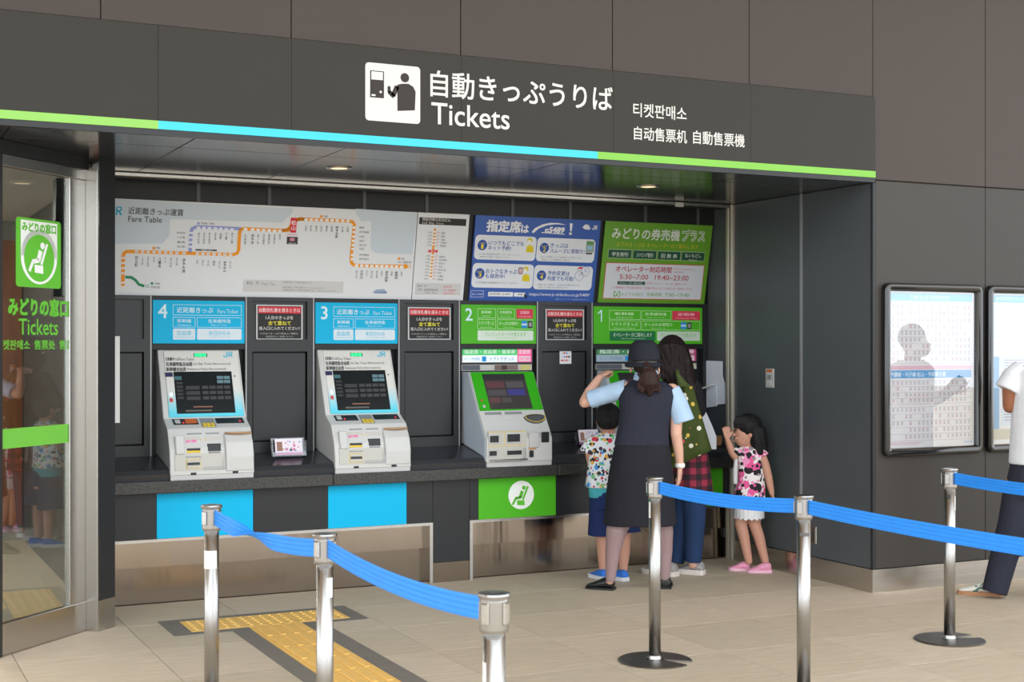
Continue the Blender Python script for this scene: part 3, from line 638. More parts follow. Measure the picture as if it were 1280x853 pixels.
for cx, cy in ((982, 546), (938, 578)):
    u, v = S.px(cx, cy); S.disc(u, v, 0.037, (120, 136, 184), 2, 24); S.disc(u, v, 0.034, (222, 226, 236), 3, 24); S.band([(u, v), (u, v + 0.02)], 0.003, (110, 120, 170), 4); S.band([(u, v), (u + 0.014, v)], 0.003, (110, 120, 170), 4)
S.poly([S.px(918, 536), S.px(938, 510), S.px(962, 512), S.px(958, 528), S.px(940, 524)], (216, 60, 84), 4)
S.pframe(114, 690, 206, 742, 0.002, W_, 2); S.ptext('詳しくはWEBで', 122, 716, 206, 719, 14, W_); S.prect(246, 700, 432, 737, W_, 2); S.ptext('JR四国 e5489', 252, 716, 412, 721, 20, (70, 74, 84), lay=3)
S.prect(442, 706, 524, 738, W_, 2, 0.006); S.ptext('検索', 468, 720, 506, 722, 16, (60, 62, 70), lay=3); S.poly([S.px(516, 714), S.px(544, 734), S.px(534, 736), S.px(542, 750), S.px(534, 754), S.px(526, 740), S.px(518, 746)], (24, 26, 34), 4)
S.ptext('https://www.jr-shikoku.co.jp/5489/', 558, 722, 1016, 728, 30, W_); S.ptext('※画面はイメージです。サービス内容は変更する場合があります', 756, 757, 1010, 760, 12, (190, 202, 226), res=1)
S.build('sign_print', bl)
# --- green operator hours sign
XA, XB = T0.px(757, 340)[0], T0.px(888, 330)[0]
XA = (T0.px(757.7, 278)[0] + T0.px(747, 378)[0]) / 2; XB = (T0.px(891, 283)[0] + T0.px(880, 381)[0]) / 2
S, og = sign_panel('operator_hours_sign', XA, XB, mat('sign_green', (100, 158, 40), rough=0.4), 'green operator assisted ticket machine sign with opening hours on a white box')
S.crop = (735, 260, 6.0944); PAL = (222, 228, 220)
S.ptext('みどりの券売機', 184, 188, 698, 214, 84, PAL, bold=0.012); S.ptext('プラス', 718, 206, 890, 218, 82, PAL, bold=0.045); S.ptext('プラス', 718, 206, 890, 218, 82, (100, 158, 40), lay=4)
S.ptext('以下のきっぷは オペレーターがご案内します', 218, 276, 838, 298, 34, (206, 192, 40))
for x0, x1, t in ((158, 328, '学生割引'), (346, 518, 'ジパング割引'), (534, 702, '回 数 券'), (716, 884, '払いもどし')):
    yy = 312 + (x0 - 158)*0.036; S.prect(x0 - 3, yy, x1, yy + 76, (166, 184, 150), 2); S.prect(x0, yy + 5, x1 - 3, yy + 72, (30, 84, 58), 3)
    dy = -9 if t[0] == '払' else 0; S.ptext(t, x0 + 22, yy + 40 + dy, x1 - 24, yy + 42 + dy, 32 if not dy else 28, PAL, lay=4, bold=0.006)
    if dy: S.ptext('Refund', x0 + 52, yy + 64, x1 - 60, yy + 65, 13, PAL, lay=4, res=1)
S.prect(136, 414, 858, 704, (206, 62, 66), 2); a = S.px(136, 414); b = S.px(858, 704); S.rect(a[0] + 0.005, b[1] + 0.005, b[0] - 0.005, a[1] - 0.005, (212, 216, 224), 3); RD = (178, 38, 58)
S.ptext('オペレーター対応時間', 210, 462, 634, 474, 46, RD, lay=4, bold=0.01); S.ptext('Call for assistance', 650, 464, 808, 468, 13, (200, 110, 120), lay=4, res=1); S.ptext('Available', 650, 486, 726, 490, 13, (200, 110, 120), lay=4, res=1)
S.ptext('5:30~7:00', 240, 524, 456, 528, 38, RD, lay=4, bold=0.004); S.ptext('19:40~23:00', 508, 530, 764, 536, 38, RD, lay=4, bold=0.004)
S.prect(224, 558, 432, 588, (48, 84, 70), 4); S.ptext('オペレーター呼び出し', 236, 572, 420, 576, 18, (214, 222, 216), lay=5); S.ptext('を押すとオペレーターがご案内します', 444, 576, 754, 582, 18, (196, 92, 106), lay=4)
S.ptext('この時間外に学生割引等をご希望の方は みどりの窓口をご利用ください', 176, 606, 796, 618, 19, (196, 92, 106), lay=4)
S.prect(196, 634, 240, 678, (96, 164, 60), 4); u, v = S.px(218, 656); S.disc(u, v, 0.022, (212, 216, 224), 5, 20); seat_icon(S, u, v, 0.022, (96, 164, 60), 6)
S.ptext('みどりの窓口', 246, 656, 414, 660, 28, (96, 158, 64), lay=4); S.ptext('営業時間', 446, 660, 558, 662, 28, (96, 158, 64), lay=4); S.ptext('7:00~19:40', 584, 662, 768, 666, 28, (96, 158, 64), lay=4)
S.build('sign_print', og)

# --- number signs above the machines
def number_sign(x0, x1, m, label, name='machine_number_sign'):
    S = Sheet((0, BY - 0.012, 0), AX, AZ)
    o = S.slab_obj(name, x0 + 0.003, 1.597, x1 - 0.003, 1.872, 0.014, m, None, off=-0.014, bev=0.002, label=label, cat='sign', group='numbered signs above the ticket machines'); return S, o
CYT = (206, 236, 244)
for num, crop, x0, x1, dx, dy in (('4', (180, 360, 7.7533), *MBAY[0], 0, 0), ('3', (310, 360, 6.0952), *MBAY[1], 0, 0)):
    S, o = number_sign(x0, x1, M_CYAN, 'cyan sign with number %s above the %s fare machine' % (num, 'leftmost' if num == '4' else 'second from left'))
    u0 = x0 + 0.003; W = x1 - x0 - 0.006; v0 = 1.597; H = 0.275
    def RC(a, b, c, d): return (u0 + a*W, v0 + (1-d)*H, u0 + c*W, v0 + (1-b)*H)
    S.text(num, *RC(0.045, 0.10, 0.165, 0.41), CYT, bold=0.008, keep=True)
    S.frame(*RC(0.215, 0.10, 0.965, 0.345), 0.0025, CYT); S.text('近距離きっぷ', *RC(0.255, 0.16, 0.65, 0.29), CYT, bold=0.006); S.text('Fare Ticket', *RC(0.70, 0.20, 0.925, 0.29), CYT, res=1)
    S.frame(*RC(0.215, 0.39, 0.455, 0.625), 0.0025, CYT); S.text('新幹線', *RC(0.26, 0.43, 0.41, 0.52), CYT, bold=0.006); S.text('Shinkansen', *RC(0.265, 0.55, 0.41, 0.59), CYT, res=1)
    S.frame(*RC(0.475, 0.39, 0.965, 0.625), 0.0025, CYT); S.text('在来線特急', *RC(0.595, 0.43, 0.845, 0.52), CYT, bold=0.006); S.text('Express Train', *RC(0.63, 0.55, 0.80, 0.59), CYT, res=1)
    S.rect(*RC(0.215, 0.655, 0.455, 0.91), (214, 228, 236), 1, 0.008); S.text('自由席', *RC(0.26, 0.70, 0.41, 0.81), (96, 192, 222), bold=0.006); S.text('Non-Reserved', *RC(0.235, 0.83, 0.435, 0.87), (96, 192, 222), res=1)
    S.rect(*RC(0.475, 0.655, 0.965, 0.91), (214, 228, 236), 1, 0.008); S.text('本日分のみ', *RC(0.60, 0.70, 0.84, 0.81), (96, 192, 222), bold=0.006); S.text("Today's Ticket Only", *RC(0.61, 0.83, 0.84, 0.87), (96, 192, 222), res=1)
    S.build('sign_print', o)
GT = (206, 236, 190)
for num, (x0, x1) in (('2', MBAY[2]), ('1', MBAY[3])):
    wide = num == '1'; S, o = number_sign(x0, x1 - (0.012 if wide else 0), M_GREEN, 'green sign with number 2 and white bottom box' if not wide else 'wide green sign with number 1 above the people at the machine')
    u0 = x0 + 0.003; W = x1 - x0 - 0.006; v0 = 1.597; H = 0.275
    def RC(a, b, c, d): return (u0 + a*W, v0 + (1-d)*H, u0 + c*W, v0 + (1-b)*H)
    if not wide: S.text(num, *RC(0.05, 0.10, 0.155, 0.41), CYT, bold=0.008, keep=True)
    else:
        r = RC(0.035, 0.10, 0.072, 0.41); h_ = r[3]-r[1]; w_ = r[2]-r[0]
        S.rect(r[2]-0.0105, r[1], r[2], r[3], CYT, 2); S.poly([(r[2]-0.0105, r[3]), (r[0], r[3]-0.24*h_), (r[0]+0.003, r[3]-0.36*h_), (r[2]-0.0105, r[3]-0.17*h_)], CYT, 2)
    A = (0.215, 0.455, 0.475, 0.71, 0.73, 0.955) if not wide else (0.135, 0.415, 0.425, 0.695, 0.705, 0.965)
    S.frame(*RC(A[0], 0.10, A[1], 0.345), 0.0025, GT); S.text('新幹線', *RC(A[0]+0.05, 0.15, A[1]-0.06, 0.23), GT, bold=0.006); S.text('Shinkansen', *RC(A[0]+0.06, 0.27, A[1]-0.07, 0.305), GT, res=1)
    S.frame(*RC(A[2], 0.10, A[3], 0.345), 0.0025, GT); S.text('在来線特急', *RC(A[2]+0.03, 0.15, A[3]-0.04, 0.23), GT, bold=0.006); S.text('Express Train', *RC(A[2]+0.05, 0.27, A[3]-0.06, 0.305), GT, res=1)
    S.rect(*RC(A[4], 0.10, A[5], 0.345), (212, 56, 82), 1, 0.006); S.text('定期券', *RC(A[4]+0.05, 0.15, A[5]-0.05, 0.23), (244, 200, 206), bold=0.006); S.text('Commuter Pass', *RC(A[4]+0.03, 0.27, A[5]-0.03, 0.31), (244, 200, 206), res=1)
    S.frame(*RC(A[0], 0.375, A[1], 0.625), 0.0025, GT); S.text('トクトクきっぷ', *RC(A[0]+0.025, 0.42, A[1]-0.025, 0.52), GT, bold=0.006); S.text('Discount Ticket', *RC(A[0]+0.04, 0.56, A[1]-0.05, 0.595), GT, res=1)
    S.frame(*RC(A[2], 0.375, A[5], 0.625), 0.0025, GT); S.text('きっぷのお受取り', *RC(A[2]+0.025, 0.43, A[2]+0.28, 0.52), GT, bold=0.006); S.text('Ticket Pick-up', *RC(A[2]+0.08, 0.56, A[2]+0.22, 0.595), GT, res=1)
    r = RC(0.80, 0.41, 0.875, 0.59) if not wide else RC(0.785, 0.41, 0.835, 0.59); S.rect(*r, (40, 140, 220), 1); S.rect(r[0], r[1]+0.018, r[2], r[3]-0.018, (190, 220, 240), 2)
    r = RC(0.885, 0.41, 0.95, 0.59) if not wide else RC(0.845, 0.41, 0.885, 0.59); S.rect(*r, (60, 62, 66), 1); S.rect(r[0]+0.008, r[1]+0.01, r[2]-0.008, r[3]-0.01, (150, 150, 152), 2)
    if not wide:
        S.rect(*RC(0.215, 0.66, 0.96, 0.915), (214, 228, 214), 1, 0.008); S.text('クレジットカードが使えます', *RC(0.31, 0.70, 0.86, 0.81), (120, 196, 104), bold=0.004); S.text('Credit card accepted', *RC(0.45, 0.83, 0.73, 0.87), (120, 196, 104), res=1)
    else:
        S.rect(*RC(0.14, 0.66, 0.55, 0.915), (22, 112, 62), 1, 0.008); S.text('オペレーターがご案内します', *RC(0.17, 0.70, 0.52, 0.81), (206, 226, 208), bold=0.004); S.text('Call an assistance operator', *RC(0.24, 0.84, 0.46, 0.88), (206, 226, 208), res=1)
        S.rect(*RC(0.565, 0.66, 0.965, 0.915), (200, 214, 200), 1, 0.008); S.text('クレジットカードが使えます', *RC(0.60, 0.70, 0.93, 0.81), (120, 196, 104), bold=0.004); S.text('Credit card accepted', *RC(0.67, 0.83, 0.86, 0.87), (120, 196, 104), res=1)
    S.build('sign_print', o)

# --- black notice plates in the filler bays
for (xa, xb, ya, yb), lb in zip(((320, 378, 381, 425), (509.5, 563, 384, 425), (681.5, 729.5, 386.5, 425.5)), ('between the two cyan signs', 'between a cyan and a green sign', 'between the two green signs')):
    S = Sheet((0, BY + 0.016, 0), AX, AZ)
    a = S.px(xa, ya); b = S.px(xb, yb); u0, u1 = a[0], b[0]; v0, v1 = b[1], a[1]; v0 = (v0 + S.px(xa, yb)[1])/2; W = u1-u0; H = v1-v0
    o = S.slab_obj('notice_plate', u0, v0, u1, v1, 0.006, mat('notice_white', (200, 200, 202), rough=0.5), None, off=0.0, label='black notice plate with red header ' + lb, cat='notice', group='black notices about stacking tickets')
    S.o = S.o + S.n * 0.006
    def RC(a, b, c, d): return (u0 + a*W, v0 + (1-d)*H, u0 + c*W, v0 + (1-b)*H)
    S.rect(*RC(0.03, 0.035, 0.97, 0.965), (44, 42, 42), 1); S.rect(*RC(0.04, 0.05, 0.96, 0.245), (206, 44, 58), 2); S.text('自動改札機を通るときは', *RC(0.06, 0.09, 0.94, 0.21), (236, 206, 206), lay=3, bold=0.012)
    S.text('1人分のきっぷを', *RC(0.20, 0.31, 0.79, 0.42), (216, 216, 214), lay=3, bold=0.008); S.text('全て重ねて', *RC(0.25, 0.46, 0.74, 0.58), (222, 212, 60), lay=3, bold=0.015); S.text('投入口に入れてください！', *RC(0.06, 0.62, 0.93, 0.72), (216, 216, 214), lay=3, bold=0.008)
    S.text('※1人分のきっぷが4枚以上の場合は', *RC(0.08, 0.79, 0.90, 0.85), (180, 180, 180), lay=3, res=1); S.text('係員窓口をご利用ください', *RC(0.20, 0.88, 0.80, 0.935), (180, 180, 180), lay=3, res=1)
    S.build('sign_print', o)
# small sticker of flags on the filler panel
S = Sheet((0, BY + 0.012, 0), AX, AZ); a = S.px(699.5, 438.5); b = S.px(714, 455)
o = S.slab_obj('language_sticker', a[0], b[1], b[0], a[1], 0.002, M_PAPER, None, label='small white sticker with coloured marks on the dark panel beside machine 1', cat='sticker'); S.o = S.o + S.n*0.002
W = b[0]-a[0]; H = a[1]-b[1]
for i, c in enumerate(((200, 210, 226), (216, 96, 48), (120, 160, 206), (210, 216, 226), (206, 206, 216), (120, 150, 200), (210, 66, 76), (60, 56, 60), (212, 60, 70), (212, 150, 150), (214, 96, 96), (206, 206, 206))):
    cx = a[0] + W*(0.2 + 0.2*(i % 4)); cy = b[1] + H*(0.8 - 0.27*(i//4)); S.rect(cx - W*0.075, cy - H*0.07, cx + W*0.075, cy + H*0.07, c, 1)
S.build('flag_print', o)
# timetables on the right wall
M_POST = mat('poster_paper', (226, 222, 224), rough=0.5)
def timetable(x0, x1, z0, z1, label, kind):
    t = empty('timetable_frame', ((x0+x1)/2, WY, z0), label=label, cat='notice board', group='black framed timetables on the outer wall')
    Y = WY - 0.045; f = 0.052; bm = bmesh.new()
    V = []
    def rr(ins, y, r):
        pts = []
        for cx, cz, a in ((x1-ins-r, z0+ins+r, -90), (x1-ins-r, z1-ins-r, 0), (x0+ins+r, z1-ins-r, 90), (x0+ins+r, z0+ins+r, 180)):
            for k in range(7): th = R(a + k*15); pts.append((cx + r*math.cos(th), y, cz + r*math.sin(th)))
        return pts
    rings = [rr(0, WY, 0.045), rr(0.0, Y+0.012, 0.045), rr(0.008, Y+0.002, 0.04), rr(0.02, Y, 0.03), rr(f-0.012, Y+0.004, 0.012), rr(f, Y+0.016, 0.006), rr(f, WY, 0.006)]
    n = 28; V = [p for r_ in rings for p in r_]; F = []
    for k in range(len(rings)-1):
        for i in range(n): j = (i+1) % n; F.append((k*n+i, k*n+j, (k+1)*n+j, (k+1)*n+i))
    mesh_obj('frame', V, F, mat('frame_black_gloss', (22, 22, 24), rough=0.15, coat=0.6), t, smooth=True)
    S = Sheet((x0 + f, WY - 0.006, z0 + f), AX, AZ); W = x1-x0-2*f; H = z1-z0-2*f
    S.slab_obj('poster', 0, 0, W, H, 0.004, M_POST, t, off=-0.004)
    def RC(a, b, c, d): return (a*W, (1-d)*H, c*W, (1-b)*H)
    LN = (150, 140, 148)
    if kind == 0:
        S.rect(*RC(0.01, 0.012, 0.98, 0.06), (128, 196, 214), 1); S.text('予讃線 松山駅 普通列車時刻表', *RC(0.25, 0.022, 0.70, 0.05), (226, 238, 240), lay=2)
        S.rect(*RC(0.0, 0.505, 0.97, 0.555), (70, 152, 208), 1); S.text('予讃線・内子線 松山・宇和島方面', *RC(0.02, 0.515, 0.66, 0.547), (230, 240, 248), lay=2, bold=0.01)
        S.rect(*RC(0.0, 0.475, 0.97, 0.50), (222, 176, 190), 1)
        rows = [(0.08, 0.46, 9), (0.57, 0.72, 4), (0.74, 0.955, 5)]
        rr_ = random.Random(3)
        for a, b, k in rows:
            for i in range(k + 1): y = a + (b-a)*i/k; S.rect(*RC(0.02, y, 0.97, y + 0.0015), LN, 1)
            for i in range(k):
                y = a + (b-a)*(i+0.15)/k; h = (b-a)/k*0.62
                for c in range(19):
                    if rr_.random() < 0.82:
                        x = 0.04 + c*0.049
                        for s_ in range(3): S.rect(*RC(x + 0.004, y + h*s_/3, x + 0.030, y + h*s_/3 + h*0.17), (168, 158, 172) if rr_.random() < .8 else (196, 130, 150), 1)
        S.text('JR四国', *RC(0.88, 0.967, 0.97, 0.985), (90, 160, 210), lay=2); S.rect(*RC(0.02, 0.965, 0.40, 0.968), (206, 130, 150), 1); S.rect(*RC(0.02, 0.975, 0.35, 0.978), (206, 130, 150), 1)
    else:
        S.rect(*RC(0.01, 0.012, 0.98, 0.06), (110, 186, 206), 1); S.text('JR四国からのご案内', *RC(0.05, 0.02, 0.6, 0.05), (226, 238, 240), lay=2)
        S.rect(*RC(0.02, 0.07, 0.95, 0.30), (206, 218, 214), 1); S.rect(*RC(0.02, 0.42, 0.10, 0.90), (96, 160, 208), 1); S.rect(*RC(0.12, 0.42, 0.95, 0.88), (206, 218, 230), 1); S.rect(*RC(0.02, 0.90, 0.97, 0.97), (196, 190, 170), 1)
        for i in range(22): S.rect(*RC(0.16, 0.44 + i*0.019, 0.55 + 0.35*random.random(), 0.446 + i*0.019), (150, 140, 160), 2)
    S.build('timetable_print', t)
    mesh_obj('glazing', [S.P(0, 0, 0.012), S.P(W, 0, 0.012), S.P(W, H, 0.012), S.P(0, H, 0.012)], [(0, 1, 2, 3)], M_TTGLASS, t)
timetable(6.040, 6.876, 0.868, 1.988, 'black framed train timetable nearest the recess corner', 0)
timetable(6.925, 7.761, 0.868, 1.988, 'black framed notice board behind the white T-shirt at the picture edge', 1)
# ================================================================ TICKET MACHINES
FY0 = 8.482                                     # front foot of the machines on the counter
def extrude_profile(name, prof, x0, x1, m, parent, bev=0.0, **k):
    n = len(prof); V = [(x0, y, z) for y, z in prof] + [(x1, y, z) for y, z in prof]
    F = [tuple(range(n))[::-1], tuple(range(n, 2*n))] + [(i, (i+1) % n, n+(i+1) % n, n+i) for i in range(n)]
    bm = bmesh.new(); vv = [bm.verts.new(v) for v in V]
    for f in F: bm.faces.new([vv[i] for i in f])
    bmesh.ops.recalc_face_normals(bm, faces=bm.faces)
    if bev: bmesh.ops.bevel(bm, geom=list(bm.edges), offset=bev, segments=2, affect='EDGES', profile=0.5)
    return from_bm(name, bm, m, parent, **k)
def seg_sheet(x0, p, q):
    """sheet along one profile segment p->q (upwards), u to the right, facing the customer"""
    d = Vector((0, q[0]-p[0], q[1]-p[1])); return Sheet((x0, p[0], p[1]), AX, d), d.length
# gradient bezel of the fare machines: white above, cyan at the bottom edge (printed)
def bezel_mat():
    m = bpy.data.materials.new('bezel_white_to_cyan'); m.use_nodes = True; N = m.node_tree.nodes; L = m.node_tree.links; b = N['Principled BSDF']; b.inputs['Roughness'].default_value = 0.4
    tc = N.new('ShaderNodeTexCoord'); sp = N.new('ShaderNodeSeparateXYZ'); L.new(tc.outputs['Generated'], sp.inputs[0])
    cr = N.new('ShaderNodeValToRGB'); L.new(sp.outputs['Z'], cr.inputs[0]); e = cr.color_ramp.elements
    e[0].position = 0.06; e[0].color = rgb((88, 206, 226)); e[1].position = 0.42; e[1].color = rgb((216, 214, 208)); L.new(cr.outputs[0], b.inputs['Base Color']); return m
M_BEZ = bezel_mat(); M_SCR = mat('screen_dark', (30, 34, 36), rough=0.12, spec=0.6, emit=0.12); M_LED = mat('led_green', (40, 240, 120), emit=1.6)
M_ORNG = mat('orange_part', (206, 100, 44), rough=0.45); M_TAN = mat('tan_lip', (186, 140, 92), rough=0.5); M_GRYP = mat('grey_part', (138, 140, 142), rough=0.4)
M_INSET = mat('inset_grey_white', (188, 186, 178), rough=0.5)

def fare_machine(x0, label):
    wd = 0.522; x1 = x0 + wd; t = empty('ticket_machine', ((x0+x1)/2, FY0, 0.762), label=label, cat='ticket machine', group='white fare ticket machines')
    pr = [(FY0, 0.790), (FY0+0.004, 0.86), (FY0+0.022, 0.95), (FY0+0.062, 1.030), (FY0+0.085, 1.072), (FY0+0.195, 1.128), (FY0+0.372, 1.556), (BY+0.058, 1.556), (BY+0.058, 0.90), (FY0+0.05, 0.83), (FY0+0.03, 0.79)]
    extrude_profile('body', pr, x0, x1, M_WHITE, t, bev=0.006)
    box('foot_plate', x0+0.004, x1-0.004, FY0+0.006, FY0+0.03, 0.762, 0.790, M_WHITE2, t)
    # upper face
    S, Lf = seg_sheet(x0, pr[5], pr[6])
    bz = S.slab_obj('bezel', 0.035, 0.008, wd-0.012, Lf-0.006, 0.010, M_BEZ, t, off=-0.004, bev=0.004)
    S.o = S.o + S.n*0.006
    sc = S.slab_obj('screen', 0.086, 0.030, wd-0.066, 0.312, 0.004, M_SCR, t, off=-0.003)
    T = Sheet(S.P(0, 0, 0.001), S.ux, S.uy); a0, b0, a1, b1 = 0.090, 0.034, wd-0.070, 0.308; W = a1-a0; H = b1-b0; G1 = (78, 84, 86)
    def RC(a, b, c, d): return (a0 + a*W, b0 + (1-d)*H, a0 + c*W, b0 + (1-b)*H)
    T.rect(*RC(0.0, 0.10, 0.12, 0.19), (70, 110, 118), 1)
    for k in range(4): T.rect(*RC(0.74 + 0.12*(k % 2), 0.10 + 0.10*(k//2), 0.85 + 0.12*(k % 2), 0.18 + 0.10*(k//2)), (96, 126, 134), 1)
    for k in range(5): T.rect(*RC(0.02, 0.24 + 0.09*k, 0.13, 0.30 + 0.09*k), (52, 54, 56), 1)
    for r in range(3):
        T.rect(*RC(0.18, 0.34 + 0.13*r, 0.42, 0.43 + 0.13*r), (58, 58, 58), 1)
        for c in range(4): T.rect(*RC(0.46 + 0.13*c, 0.34 + 0.13*r, 0.57 + 0.13*c, 0.42 + 0.13*r), (64, 64, 64), 1)
    T.rect(*RC(0.28, 0.84, 0.62, 0.87), (140, 96, 78), 1); T.rect(*RC(0.14, 0.93, 0.60, 0.97), (96, 92, 86), 1); T.build('screen_print', sc)
    Sp = Sheet(S.P(0, 0, 0.0), S.ux, S.uy); TX = (54, 54, 56)
    def RB(a, b, c, d): return (a*wd, (1-d)*Lf, c*wd, (1-b)*Lf)
    Sp.text('近距離きっぷ', *RB(0.085, 0.115, 0.245, 0.165), TX, bold=0.012); Sp.text('Fare Ticket', *RB(0.255, 0.125, 0.43, 0.165), TX, res=1)
    Sp.text('在来線特急自由席', *RB(0.085, 0.185, 0.40, 0.245), TX, bold=0.018); Sp.text('Ltd. Exp. Ticket (Non-reserved)', *RB(0.415, 0.195, 0.875, 0.24), TX, res=1)
    Sp.text('新幹線自由席', *RB(0.085, 0.26, 0.32, 0.32), TX, bold=0.018); Sp.text('Shinkansen Ticket (Non-reserved)', *RB(0.335, 0.272, 0.81, 0.315), TX, res=1)
    Sp.build('face_lettering', t); jr_logo(Sp, *RB(0.80, 0.035, 0.91, 0.115), (44, 184, 216)); Sp.build('logo', t)
    Sp.rect(*RB(0.43, 0.055, 0.595, 0.11), (16, 40, 30), 1); 
    for k in range(3): Sp.rect(*RB(0.44 + 0.05*k, 0.062, 0.482 + 0.05*k, 0.105), M_LED, 2)
    Sp.build('status_light', t); Sp.rect(*RB(0.065, 0.335, 0.155, 0.40), (44, 46, 84), 1); Sp.build('sticker', t)
    S.slab_obj('button', 0.048, 0.145, 0.068, 0.172, 0.006, mat('button_lit', (240, 242, 244), emit=0.25), t, bev=0.003)
    S.slab_obj('button', 0.048, 0.108, 0.068, 0.134, 0.006, mat('button_red', (206, 70, 60), rough=0.4), t, bev=0.003)
    bm = bmesh.new(); S.slab(bm, wd-0.052, 0.275, wd-0.044, 0.283, 0.003); from_bm('camera_dot', bm, M_BLACK, t)
    # sloping shelf
    S, Lf = seg_sheet(x0, pr[4], pr[5])
    cp = S.slab_obj('coin_panel', 0.050, 0.045, 0.205, 0.115, 0.004, M_BLACK, t, bev=0.002)
    S.slab_obj('coin_slot', 0.062, 0.06, 0.096, 0.102, 0.008, M_WHITE2, cp, bev=0.004); S.slab_obj('return_button', 0.105, 0.056, 0.118, 0.072, 0.008, mat('red_led', (226, 60, 66), emit=0.4), cp, bev=0.003)
    S.slab_obj('orange_key', 0.126, 0.058, 0.198, 0.108, 0.007, M_ORNG, cp, bev=0.002)
    S.slab_obj('keypad_recess', 0.220, 0.004, 0.308, 0.118, 0.003, M_GRYP, t, bev=0.002)
    for k in range(6): S.slab_obj('key', 0.226 + 0.026*(k % 3), 0.008 + 0.026*(k//3), 0.248 + 0.026*(k % 3), 0.030 + 0.026*(k//3), 0.007, M_YELLOW, t, bev=0.002)
    ip = S.slab_obj('card_panel', 0.318, 0.050, 0.495, 0.115, 0.004, M_BLACK, t, bev=0.002)
    S.slab_obj('card_light', 0.462, 0.062, 0.475, 0.078, 0.007, mat('red_led'), ip, bev=0.002)
    # lower front, upper and lower half
    S, Lf = seg_sheet(x0, pr[1], pr[3])
    for a, b in ((0.118, 0.205), (0.232, 0.315), (0.368, 0.455)): S.slab_obj('slot_label', a, Lf+0.006, b, Lf+0.014, 0.006, M_GRYP, t, off=-0.002)
    S.slab_obj('bill_cover', 0.036, 0.055, 0.092, Lf-0.004, 0.030, M_WHITE, t, off=-0.004, bev=0.008, seg=2)
    S.slab_obj('inset_panel', 0.094, 0.045, 0.195, Lf-0.008, 0.004, M_INSET, t)
    bs = S.slab_obj('bill_slot', 0.104, 0.066, 0.190, 0.096, 0.012, M_YELLOW, t, bev=0.002); S.slab_obj('slot_mouth', 0.106, 0.080, 0.188, 0.094, 0.016, M_BLACK, bs)
    Sp = Sheet(S.P(0, 0, 0.0045), S.ux, S.uy); Sp.text('紙幣\n入口', 0.104, 0.105, 0.172, 0.150, (226, 120, 172), bold=0.02); Sp.frame(0.196, 0.048, 0.200, Lf-0.02, 0.002, M_YELLOW); Sp.frame(0.224, 0.048, 0.228, Lf-0.02, 0.002, M_YELLOW); Sp.build('slot_print', t)
    tk = S.slab_obj('ticket_slot', 0.226, 0.044, 0.326, Lf-0.012, 0.005, M_INSET, t); S.slab_obj('slot_mouth', 0.232, 0.072, 0.320, 0.122, 0.012, M_BLACK, tk, bev=0.004); S.slab_obj('slot_lip', 0.240, 0.052, 0.312, 0.070, 0.016, M_GRYP, tk, bev=0.004); S.slab_obj('slot_edge', 0.238, 0.046, 0.314, 0.052, 0.012, M_YELLOW, tk)
    # bulging coin bin on the right
    V = []; z = [(0.806, 0.0), (0.90, 0.016), (0.985, 0.020), (1.035, 0.008)]
    yb = {0.806: FY0+0.001, 0.90: FY0+0.012, 0.985: FY0+0.040, 1.035: FY0+0.066}
    pts = [(yb[a]-b-0.006, a) for a, b in z] + [(FY0+0.10, 1.030), (FY0+0.06, 0.806)]
    extrude_profile('coin_bin', pts, x0+0.342, x1-0.004, M_WHITE, t, bev=0.008)
    bm = bmesh.new()
    n = 14; V = []; 
    for k in range(n+1):
        th = math.pi*k/n; V.append((x0 + 0.435 - 0.085*math.cos(th), FY0 + 0.060 - 0.045*math.sin(th), 1.037)); 
    V2 = [(a, b, c+0.008) for a, b, c in V]; Vv = V + V2
    mesh_obj('bin_lip', Vv, [tuple(range(n+1)), tuple(range(n+1, 2*n+2))[::-1]] + [(i, i+1, n+2+i, n+1+i) for i in range(n)] + [(n, 0, n+1, 2*n+1)], M_TAN, t)
    # lower left tray
    S, Lf = seg_sheet(x0, pr[0], pr[1])
    lower = Sheet((x0, FY0-0.001, 0.80), AX, Vector((0, 0.015, 0.15)))
    lower.slab_obj('tray_panel', 0.030, 0.020, 0.335, 0.120, 0.004, M_INSET, t)
    rc = lower.slab_obj('receipt_slot', 0.098, 0.030, 0.185, 0.088, 0.007, M_YELLOW, t, bev=0.002); lower.slab_obj('slot_mouth', 0.102, 0.034, 0.181, 0.084, 0.009, M_INSET, rc); lower.slab_obj('slot_gap', 0.104, 0.052, 0.179, 0.068, 0.014, M_BLACK, rc)
    lower.slab_obj('coin_tray', 0.205, 0.024, 0.335, 0.038, 0.024, M_CLEAR, t, bev=0.004); lower.slab_obj('tray_end', 0.328, 0.024, 0.335, 0.085, 0.024, M_CLEAR, t)
    lower.slab_obj('slot_label', 0.095, 0.098, 0.190, 0.105, 0.006, M_GRYP, t)
    for a in (0.125, 0.385): box('latch', x0+a, x0+a+0.035, FY0-0.003, FY0+0.01, 0.792, 0.806, M_BLACK, t, bev=0.002)
    return t
m4 = fare_machine(1.824, 'leftmost white fare machine with orange key and lit screen, under cyan sign 4')
m3 = dup(m4, (2.874 - 1.824, 0, 0), label='white fare machine with dark screen under the cyan sign 3')
for c in m3.children:
    if c.name.startswith('coin_panel'):
        for g in c.children:
            if g.name.startswith('orange_key'):
                g.data = g.data.copy(); g.data.materials[0] = M_BLACK
    if c.name.startswith('bill_slot'): c.data = c.data.copy()

